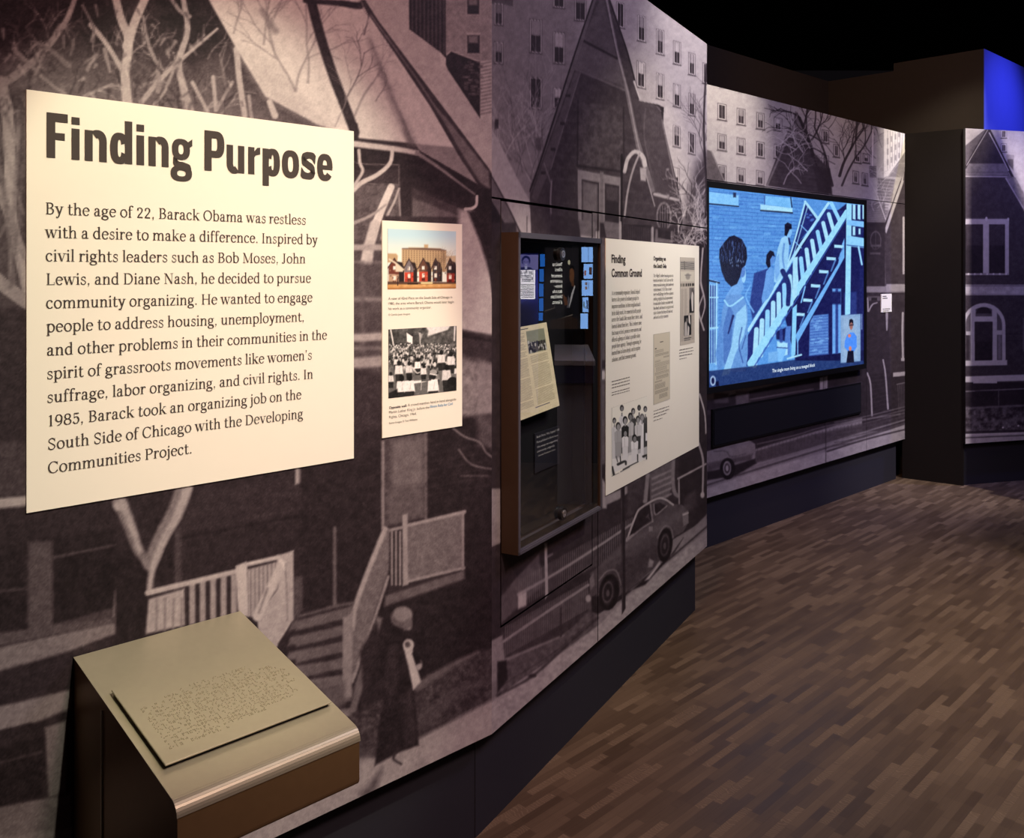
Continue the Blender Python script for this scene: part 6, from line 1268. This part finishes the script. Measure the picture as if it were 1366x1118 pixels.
# stairs: dark gap of the door above, rails and balusters
cv.poly([(520, 110), (585, 200), (480, 330), (430, 440), (440, 380), (500, 180)], (.10, .15, .44), 4); cv.stroke([(520, 115), (475, 280), (428, 440)], 9, 8, D3, 3); cv.stroke([(535, 130), (460, 390)], 5, 5, D3, 3, .8); cv.stroke([(520, 112), (590, 205)], 12, 14, D3, 3); cv.stroke([(500, 235), (540, 275)], 5, 5, (.5, .75, 1), 3); cv.stroke([(470, 320), (500, 350)], 5, 5, (.5, .75, 1), 3)
for k in range(5): cv.ell(RND.uniform(515, 560), RND.uniform(165, 220), 9, 5, (.3, .45, .8), 4, .8)
STEP = [(690, 335), (650, 398), (612, 465), (570, 538), (530, 612), (490, 685), (420, 760), (390, 840)]
cv.poly([(735, 300), (720, 410), (480, 850), (455, 870), (470, 690), (520, 590), (640, 380)], (.07, .09, .33), 4)
cv.poly([(722, 300), (722, 400), (480, 840), (470, 800), (690, 430), (710, 330)], (.44, .70, .96), 3)
for (x, y) in STEP[:6]: cv.poly([(x - 20, y - 2), (x + 28, y + 2), (x + 28, y + 16), (x - 20, y + 14)], D3, 2.5); cv.poly([(x - 22, y + 16), (x + 28, y + 18), (x - 2, y + 60), (x - 22, y + 62)], (.08, .11, .36), 3); cv.stroke([(x + 26, y + 14), (x + 4, y + 70)], 8, 8, (.4, .64, .92), 3, .7)
cv.poly([(415, 755), (448, 752), (440, 900), (420, 905)], (.32, .5, .82), 4); cv.poly([(375, 830), (430, 840), (430, 900), (380, 915)], D3, 4); cv.poly([(378, 865), (425, 868), (400, 940), (375, 930)], (.5, .76, 1), 4); cv.stroke([(375, 862), (430, 866)], 5, 5, D1, 3); cv.poly([(330, 890), (380, 880), (378, 930), (330, 940)], (.46, .7, .94), 5); cv.poly([(370, 780), (420, 760), (415, 830), (372, 820)], (.07, .1, .34), 5)
cv.stroke([(397, 770), (397, 830)], 14, 18, (.2, .3, .62), 4, .8)
# balusters between handrail and stringer
rail0, rail1 = (628, 150), (232, 770); str0, str1 = (735, 160), (250, 950)
cv.poly([rail0, (735, 160), (250, 950), (215, 960), (225, 800)], (.10, .14, .44), 3, .92)
for k in range(15):
    t = k / 14.0
    a = (640 - 400 * t ** 1.0 + 30, 130 + 640 * t); b = (700 - 440 * t, 215 + 740 * t)
    cv.stroke([a if k else (655, 120), b], 19 + 5 * t, 19 + 7 * t, D3 if k % 3 else (.56, .82, 1), 2.5, curve=False)
cv.stroke([(640, 120), (500, 330), (380, 530), (228, 775)], 13, 15, D3, 2.5, curve=False); cv.stroke([(735, 165), (560, 440), (420, 660), (240, 945)], 27, 36, (.60, .86, 1), 2.5, curve=False); cv.stroke([(742, 185), (580, 445), (430, 690), (262, 955)], 5, 8, (.22, .36, .7), 2.5, .8, curve=False)
cv.poly([(457, 400), (482, 395), (478, 600), (455, 615)], D3, 3); cv.poly([(455, 660), (478, 640), (470, 900), (448, 915)], (.54, .82, 1), 3); cv.stroke([(520, 550), (500, 630)], 7, 7, (.5, .76, 1), 3); cv.stroke([(430, 920), (500, 900)], 9, 9, D3, 3); cv.stroke([(482, 830), (482, 900)], 5, 5, (.5, .74, 1), 3)
# upper landing and post
cv.poly([(733, 125), (830, 130), (830, 930), (800, 930), (800, 345), (733, 340)], (.08, .11, .36), 3); cv.poly([(733, 120), (760, 125), (752, 690), (725, 700)], (.60, .86, 1), 3); cv.poly([(733, 285), (825, 300), (825, 350), (733, 340)], (.56, .82, 1), 3); cv.stroke([(735, 335), (825, 345)], 4, 4, D1, 3)
for x in (765, 790, 815): cv.poly([(x, 125), (x + 14, 127), (x + 14, 205), (x, 200)], D3, 3)
cv.poly([(735, 205), (830, 215), (830, 245), (735, 232)], (.5, .76, 1), 3); cv.rect(765, 240, 778, 285, D3, 3); cv.rect(795, 250, 805, 280, D3, 3); cv.stroke([(795, 345), (812, 435)], 10, 9, (.6, .84, 1), 3)
# two people further up by the stairs
cv.poly([(398, 300), (425, 285), (440, 310), (432, 420), (425, 470), (400, 500), (372, 530), (358, 525), (365, 430), (380, 350)], (.58, .80, .97), 3); cv.stroke([(412, 330), (405, 400), (412, 450)], 10, 8, (.4, .6, .86), 4); cv.stroke([(405, 470), (435, 540), (432, 640)], 26, 22, (.10, .15, .42), 4)
cv.ell(434, 262, 19, 36, (.5, .74, .96), 3); cv.poly([(415, 260), (415, 230), (430, 218), (450, 228), (452, 252), (440, 255), (425, 290), (414, 285)], (.03, .035, .15), 3); cv.stroke([(436, 300), (442, 330)], 8, 10, (.1, .15, .4), 3)
cv.poly([(320, 470), (345, 445), (362, 470), (358, 560), (330, 610), (300, 635), (296, 610), (310, 540)], (.40, .62, .9), 3); cv.ell(346, 400, 18, 38, (.34, .54, .84), 3); cv.poly([(330, 455), (318, 430), (322, 385), (340, 362), (358, 370), (365, 395), (352, 390), (340, 410), (342, 445)], (.03, .035, .15), 3); cv.poly([(372, 400), (385, 380), (390, 480), (370, 520), (360, 450)], (.42, .64, .92), 4, .7)
# boy seen from behind in the foreground
cv.poly([(112, 600), (150, 560), (205, 600), (225, 660), (225, 900), (215, 985), (150, 990), (95, 960), (88, 800), (92, 680)], (.40, .60, .86), 3); cv.poly([(128, 640), (150, 680), (140, 860), (120, 960), (100, 940), (98, 760)], (.30, .47, .76), 5); cv.stroke([(105, 620), (135, 650), (200, 605)], 9, 9, (.6, .84, 1), 3); cv.poly([(165, 690), (215, 640), (222, 720), (205, 800), (160, 900), (130, 1000), (90, 1010), (140, 860)], (.58, .80, .97), 4)
cv.poly([(92, 700), (75, 780), (60, 900), (70, 980), (95, 970), (98, 850)], (.36, .56, .84), 4); cv.stroke([(195, 760), (180, 850), (200, 940)], 6, 6, (.2, .32, .62), 4, .8); cv.stroke([(215, 800), (195, 870)], 5, 5, (.2, .32, .62), 4, .8); cv.stroke([(150, 700), (125, 790)], 12, 6, (.07, .1, .34), 4, .9)
cv.poly([(150, 540), (195, 500), (205, 560), (185, 590), (130, 590), (112, 600), (130, 570)], (.44, .66, .92), 4); cv.ell(204, 490, 12, 40, (.60, .82, .98), 3); cv.ell(198, 470, 14, 32, (.34, .52, .82), 3)
cv.poly([(78, 400), (80, 355), (105, 320), (130, 292), (155, 285), (195, 305), (218, 350), (222, 400), (212, 440), (195, 455), (185, 500), (170, 535), (140, 550), (110, 520), (90, 470)], (.03, .035, .15), 3)
for k in range(46): 
    x = RND.uniform(88, 205); y = RND.uniform(310, 400); cv.stroke([(x, y), (x + RND.uniform(-6, 4), y + RND.uniform(12, 34))], 3, 2, (.36, .48, .74), 2, .55)
for k in range(14): x = RND.uniform(130, 210); y = RND.uniform(395, 450); cv.ell(x, y, 3, 6, (.6, .72, .9), 2, .5)
# darkened caption band
cv.poly([(10, 985), (220, 962), (500, 920), (700, 893), (830, 875), (830, 980), (10, 1100)], (.03, .05, .24), 3, .68)
# inset of a person signing
cv.poly([(703, 697), (805, 690), (805, 932), (703, 942)], (.50, .64, .82), 3); cv.poly([(712, 705), (795, 700), (795, 925), (712, 935)], (.60, .72, .86), 20, .8)
cv.poly([(735, 800), (752, 785), (770, 785), (785, 805), (786, 860), (770, 885), (742, 885), (722, 860), (724, 830)], (.30, .56, .98), 3); cv.poly([(740, 880), (768, 878), (772, 940), (732, 942)], (.03, .035, .14), 3); cv.ell(757, 748, 9, 24, (.62, .42, .40), 3); cv.poly([(746, 745), (748, 720), (758, 715), (767, 722), (768, 742), (757, 732)], (.05, .05, .12), 3); cv.stroke([(748, 748), (767, 746)], 5, 5, (.1, .08, .16), 3); cv.ell(748, 802, 8, 9, (.86, .50, .42), 3); cv.ell(752, 868, 7, 12, (.86, .52, .42), 3)
cv.rect(808, 690, 814, 770, (.5, .6, .8), 3, .8)
# loop symbol
cv.ell(46, 1034, 15, 26, (.6, .7, .85), 3); cv.ell(46, 1034, 8, 17, (.05, .07, .26), 3); cv.poly([(60, 1040), (75, 1035), (78, 1060), (62, 1065)], (.03, .05, .2), 4)
cv.grain(.05, 3, .02)
scr = sheet('display', cv, i0, i1, iz0, iz1, SO - .012, SO - .004, M_SCREEN, vs)
kx = lambda x: 1010 + x / 9.107; kky = lambda y: 460 + y / 9.107
M_SUB = mat('screen_subtitle', (.02, .02, .02), .5, emit=(.72, .86, 1), es=1.0)
k = Ink(); s0, z = W3.px(kx(190), kky(338), SO); s1 = W3.px(kx(710), HY, SO)[0]; sans_line(k, "The single mom living on a ravaged block", s0, s1, z, z - W3.px(kx(190), kky(338) + 6.6, SO)[1], .012)
k.build('subtitle', W3, SO - .0035, M_SUB, vs)

# black slot below the screen, and the small card at the right
q = pbox(W3, 951, 548, 1149, 551, .012); zt_ = (W3.px(951, 547.5, .012)[1] + W3.px(1149, 509.5, .012)[1]) / 2; zb_ = (W3.px(951, 598, .012)[1] + W3.px(1149, 551, .012)[1]) / 2
sp = empty('speaker_bar', W3.P((q[0] + q[1]) / 2, zb_, 0), 'long black speaker bar on the mural below the video screen', 'speaker')
M_GRILLE = noisy(mat('speaker_cloth', (.008, .008, .012), .9, spec=.1), 400, .4)
MB().wbox(W3, q[0], q[1], zb_, zt_, .0008, .010).build('housing', M_BEZEL, sp); MB().wbox(W3, q[0] + .012, q[1] - .012, zb_ + .012, zt_ - .012, .010, .013).build('grille', M_GRILLE, sp)
lx = lambda x: 1150 + x / 4.30; ly = lambda y: 160 + y / 4.30
c0, cz1 = W3.px(lx(110), ly(999), .006); c1 = W3.px(lx(170), HY, .006)[0]; cz0 = W3.px(lx(112), ly(1104), .006)[1]
card = board('caption_card', W3, c0, c1, cz0, cz1, .006, M_CREAM, 'small cream caption card on mural right of the video screen', 'label')
k = Ink()
for i, xe in enumerate((140, 146)): s0, z = W3.px(lx(118), ly(1015 + 11 * i), .0066); s1 = W3.px(lx(xe), HY, .0066)[0]; k.rect(s0, z, s1, z + .006)
k.build('heading', W3, .0066, M_INK, card); k = Ink()
for i in range(3): s0, z = W3.px(lx(118), ly(1085 + 7 * i), .0066); s1 = W3.px(lx(160 - 8 * (i == 2)), HY, .0066)[0]; k.rect(s0, z, s1, z + .003)
k.build('caption', W3, .0066, M_INK, card)
# ------------------------------------------------------------------ the opposite side of the gallery, seen mirrored in the case glass
GO = dep - .003
def bounce(x, y):
    s, z = W2.px(x, y, GO); p = np.array(W2.P(s, z, GO)); d = p - np.array([0, 0, EYE]); d /= np.linalg.norm(d); n = np.array([W2.n[0], W2.n[1], 0]); return p, d - 2 * (d @ n) * n
p_, r_ = bounce(742, HY); DIST = 4.6; c_ = p_ + DIST * r_
n5 = -unit(r_[:2]); W5 = Wall((c_[0], c_[1]), (-n5[1], n5[0]))
def B5(x, y, off=0):   # pixel in the reflection (crop frame 690,310 x8.6) -> (s, z) on the opposite wall
    p, r = bounce(690 + x / 8.6, 310 + y / 8.6); n = np.array([W5.n[0], W5.n[1]])
    t = ((W5.P0 + off * W5.n - p[:2]) @ n) / (r[:2] @ n); h = p + t * r; return (h[:2] - W5.P0) @ W5.d, h[2]
def box5(x0, y0, x1, y1, off=0):
    a, b = B5(x0, y0, off), B5(x1, y1, off); return min(a[0], b[0]), max(a[0], b[0]), min(a[1], b[1]), max(a[1], b[1])
structure('wall_opposite', W5, min(B5(-60, 600)[0], B5(900, 600)[0]) - .12, 1.5, 0, 3.0, -.2, -.06, M_BLACK)
q = box5(-60, 240, 240, 1015, -.03); structure('wall_opposite_blue', W5, q[0], q[1], .4, q[3], -.06, -.03, M_BLUE)
M_GLOWBLUE = mat('blue_lightbox', (.01, .03, .2), .4, emit=(.03, .22, .85), es=2.2)
for i, (x0, y0, x1, y1) in enumerate(((262, 250, 316, 392), (255, 420, 302, 566), (250, 590, 300, 736), (250, 760, 298, 905), (246, 925, 292, 1012))):
    q = box5(x0, y0, x1, y1, 0); o = MB().wbox(W5, q[0], q[1], q[2], q[3], -.058, 0).build('light_panel', M_GLOWBLUE, loc=W5.P((q[0] + q[1]) / 2, q[2], -.03))
    tag(o, ['topmost', 'second from top', 'middle', 'fourth from top', 'lowest'][i] + ' of the slim blue light panels mirrored in the case glass', 'light panel', 'slim blue light panels mirrored in the glass')
# poster: portrait over a white sheet
q = box5(-40, 256, 240, 428, 0)
cv = Canvas(W5, 0, 100, 0, 60, .8, (.42, .40, .62), 0, (100, 60))
cv.rect(0, 0, 100, 60, (.46, .44, .66)); cv.ell(50, 24, 18, 20, (.10, .12, .34), 3); cv.ell(50, 30, 13, 17, (.44, .42, .66), 3); cv.poly([(20, 60), (34, 50), (66, 50), (82, 60)], (.06, .09, .32), 3); cv.poly([(44, 44), (56, 44), (54, 60), (46, 60)], (.7, .7, .84), 3); cv.rect(40, 27, 46, 29, (.12, .12, .3)); cv.rect(54, 27, 60, 29, (.12, .12, .3)); cv.rect(45, 38, 55, 40, (.8, .8, .9))
o = grid_print('portrait_poster', cv, lambda u, v, o_: W5.P(q[0] + (q[1] - q[0]) * u, q[2] + (q[3] - q[2]) * v, -.03 + o_), .012, M_GLOWPRINT, None); tag(o, 'violet glowing portrait of a smiling person in a suit, mirrored in the case glass', 'poster')
q = box5(-40, 432, 204, 766, .0); M_GLOWPAPER = mat('glowing_paper', (.8, .8, .8), .6, emit=(.95, .9, .95), es=4.2)  # the sheet's brightness is added glow standing in for lamps on it
pw = MB().wbox(W5, q[0], q[1], q[2], q[3], -.029, 0).build('text_sheet', M_GLOWPAPER, loc=W5.P((q[0] + q[1]) / 2, q[2], -.015)); tag(pw, 'white glowing text sheet under the portrait, mirrored in the case glass', 'sign')
k = Ink()
for t, y, xe in (("Now We Can", 478, 30), ("Campaign for", 522, 30), ("President", 566, 52)):
    a = B5(184, y, .001); b = B5(xe, y, .001); sans_line(k, t, a[0], b[0], a[1], .05, .02)
k.build('heading', W5, .001, mat('navy_ink', (.02, .03, .2), .6), pw)
k = Ink()
for i in range(9):
    a = B5(190, 605 + 18 * i, .001); b = B5(36 + (20 if i % 3 == 2 else 0), 605 + 18 * i, .001); k.rect(a[0], a[1], b[0], a[1] + .005)
k.build('body_text', W5, .001, M_INKL, pw)
# dark graphic wall with a seated man and a quotation
q = box5(318, 176, 704, 1110, 0); g0, g1, g2, g3 = q
cv = Canvas(W5, 0, 410, 0, 934, 3.0, (.085, .075, .085), 0, (410, 934))
R = lambda pts: [(410 - (x - 318), y - 176) for x, y in pts]
BR_ = (.36, .23, .15)
cv.poly(R([(318, 176), (728, 176), (728, 520), (318, 700)]), (.11, .10, .11), 80)
cv.poly(R([(600, 640), (640, 600), (690, 600), (725, 660), (725, 960), (640, 1000), (560, 960), (590, 860), (600, 760)]), (.06, .06, .075), 8)
cv.poly(R([(480, 930), (640, 860), (700, 930), (660, 1010), (500, 1060), (430, 1000)]), (.05, .05, .06), 10)
cv.poly(R([(690, 612), (676, 610), (640, 700), (606, 860), (612, 872), (650, 760)]), (.62, .60, .60), 5); cv.poly(R([(620, 760), (600, 870), (585, 860), (600, 720)]), (.3, .28, .3), 6)
cv.ell(*R([(645, 490)])[0], 30, 95, BR_, 8); cv.poly(R([(618, 430), (625, 385), (650, 372), (672, 390), (676, 440), (660, 420), (640, 410)]), (.05, .045, .045), 8); cv.poly(R([(640, 560), (672, 560), (676, 620), (642, 620)]), (.30, .19, .13), 8); cv.ell(*R([(620, 480)])[0], 6, 14, (.2, .12, .09), 6)
for i in range(4): cv.stroke(R([(535 + 9 * i, 712 + 12 * i), (552 + 10 * i, 760 + 8 * i), (570 + 6 * i, 815)]), 12, 10, BR_, 5)
cv.poly(R([(540, 760), (580, 740), (600, 830), (560, 840)]), (.32, .2, .14), 6)
cv.stroke(R([(285, 915), (360, 890), (435, 868)]), 10, 9, (.34, .30, .27), 5); cv.stroke(R([(432, 868), (436, 830)]), 8, 6, (.3, .27, .25), 5); cv.stroke(R([(470, 1000), (560, 975), (655, 945)]), 10, 9, (.40, .36, .32), 5); cv.poly(R([(320, 930), (440, 880), (480, 960), (330, 1010)]), (.04, .035, .035), 8); cv.poly(R([(380, 1010), (640, 960), (720, 1000), (720, 1110), (380, 1110)]), (.13, .09, .07), 12); cv.ell(*R([(612, 345)])[0], 15, 30, (.75, .72, .6), 6)
gw = grid_print('portrait_mural', cv, lambda u, v, o_: W5.P(g0 + (g1 - g0) * u, g2 + (g3 - g2) * v, -.058 + o_), .050, M_GLOWPRINT, None); tag(gw, 'dark glowing mural of a seated man beside a quotation, mirrored in the case glass', 'mural')
k = Ink()
for t, y, xe in (("There’s not", 386, 402), ("a liberal", 446, 436), ("America and", 516, 394), ("a conservative", 576, 380), ("America—", 634, 424), ("there is the", 696, 404), ("United States", 756, 384), ("of America.", 820, 402)):
    a = B5(517, y, -.006); b = B5(xe, y, -.006); sans_line(k, t, a[0], b[0], a[1], .040, .012)
k.build('quotation', W5, -.006, M_GLOWWHITE, gw)
M_TAB = print_mat('tablet_display', .3, .4, 4.2); M_TABF = mat('tablet_frame', (.01, .01, .012), .4)
for i, (x0, y0, x1, y1) in enumerate(((738, 168, 868, 342), (762, 362, 866, 532), (740, 550, 868, 727), (750, 745, 816, 915), (725, 930, 811, 1106))):
    q = box5(x0, y0, x1, y1, 0); cv = Canvas(W5, 0, 60, 0, 80, 1.5, (.50, .68, .93), 0, (60, 80)); cv.rect(0, 0, 60, 80, (.50, .68, .93))
    if i == 0: cv.rect(23, 0, 25, 80, (.1, .2, .4))
    if i == 1: cv.rect(6, 18, 24, 58, (.16, .13, .16)); cv.rect(44, 36, 56, 62, (.5, .28, .2)); cv.rect(10, 22, 20, 50, (.3, .2, .18), 3)
    if i == 2: cv.rect(30, 10, 42, 25, (.4, .34, .36)); cv.rect(31, 32, 42, 48, (.45, .36, .34)); cv.rect(22, 10, 25, 46, (.35, .4, .5))
    if i == 3: cv.poly([(4, 20), (20, 12), (20, 60), (4, 66)], (.2, .25, .34)); cv.ell(46, 40, 8, 18, (.3, .4, .42), 3); cv.rect(26, 50, 34, 62, (.35, .35, .3))
    q_ = q; tb = empty('picture_tablet', W5.P((q[0] + q[1]) / 2, q[2], -.03), ['topmost', 'second from top', 'middle', 'fourth from top', 'lowest'][i] + ' of the pale blue picture screens mirrored in the case glass', 'screen', 'pale blue picture screens mirrored in the glass')
    MB().wbox(W5, q[0] - .008, q[1] + .008, q[2] - .008, q[3] + .008, -.058, -.004).build('casing', M_TABF, tb)
    grid_print('display', cv, lambda u, v, o_: W5.P(q_[0] + (q_[1] - q_[0]) * u, q_[2] + (q_[3] - q_[2]) * v, -.0045 + o_), .003, M_TAB, tb)
# long display plinth standing against that wall
M_PTOP = noisy(mat('plinth_top', (.36, .31, .28), .55), 30, .1); M_APRON = mat('blue_black_apron', (.022, .022, .07), .5); M_PBODY = noisy(mat('plinth_body', (.24, .23, .25), .7), 14, .12)
e0, e1 = sorted((B5(425, 1500, 1.3)[0], B5(895, 1500, 1.3)[0]))
pt = empty('display_plinth', W5.P((e0 + e1) / 2, 0, .65), 'grey display plinth with blue-black edge, mirrored in the lower case glass', 'plinth')
MB().wbox(W5, e0, e1, .905, .935, -.055, 1.3).build('plinth_top', M_PTOP, pt); MB().wbox(W5, e0 + .004, e1 - .004, .79, .905, -.055, 1.294).build('apron', M_APRON, pt); MB().wbox(W5, e0 + .02, e1 - .02, 0, .79, -.055, 1.25).build('plinth_body', M_PBODY, pt)
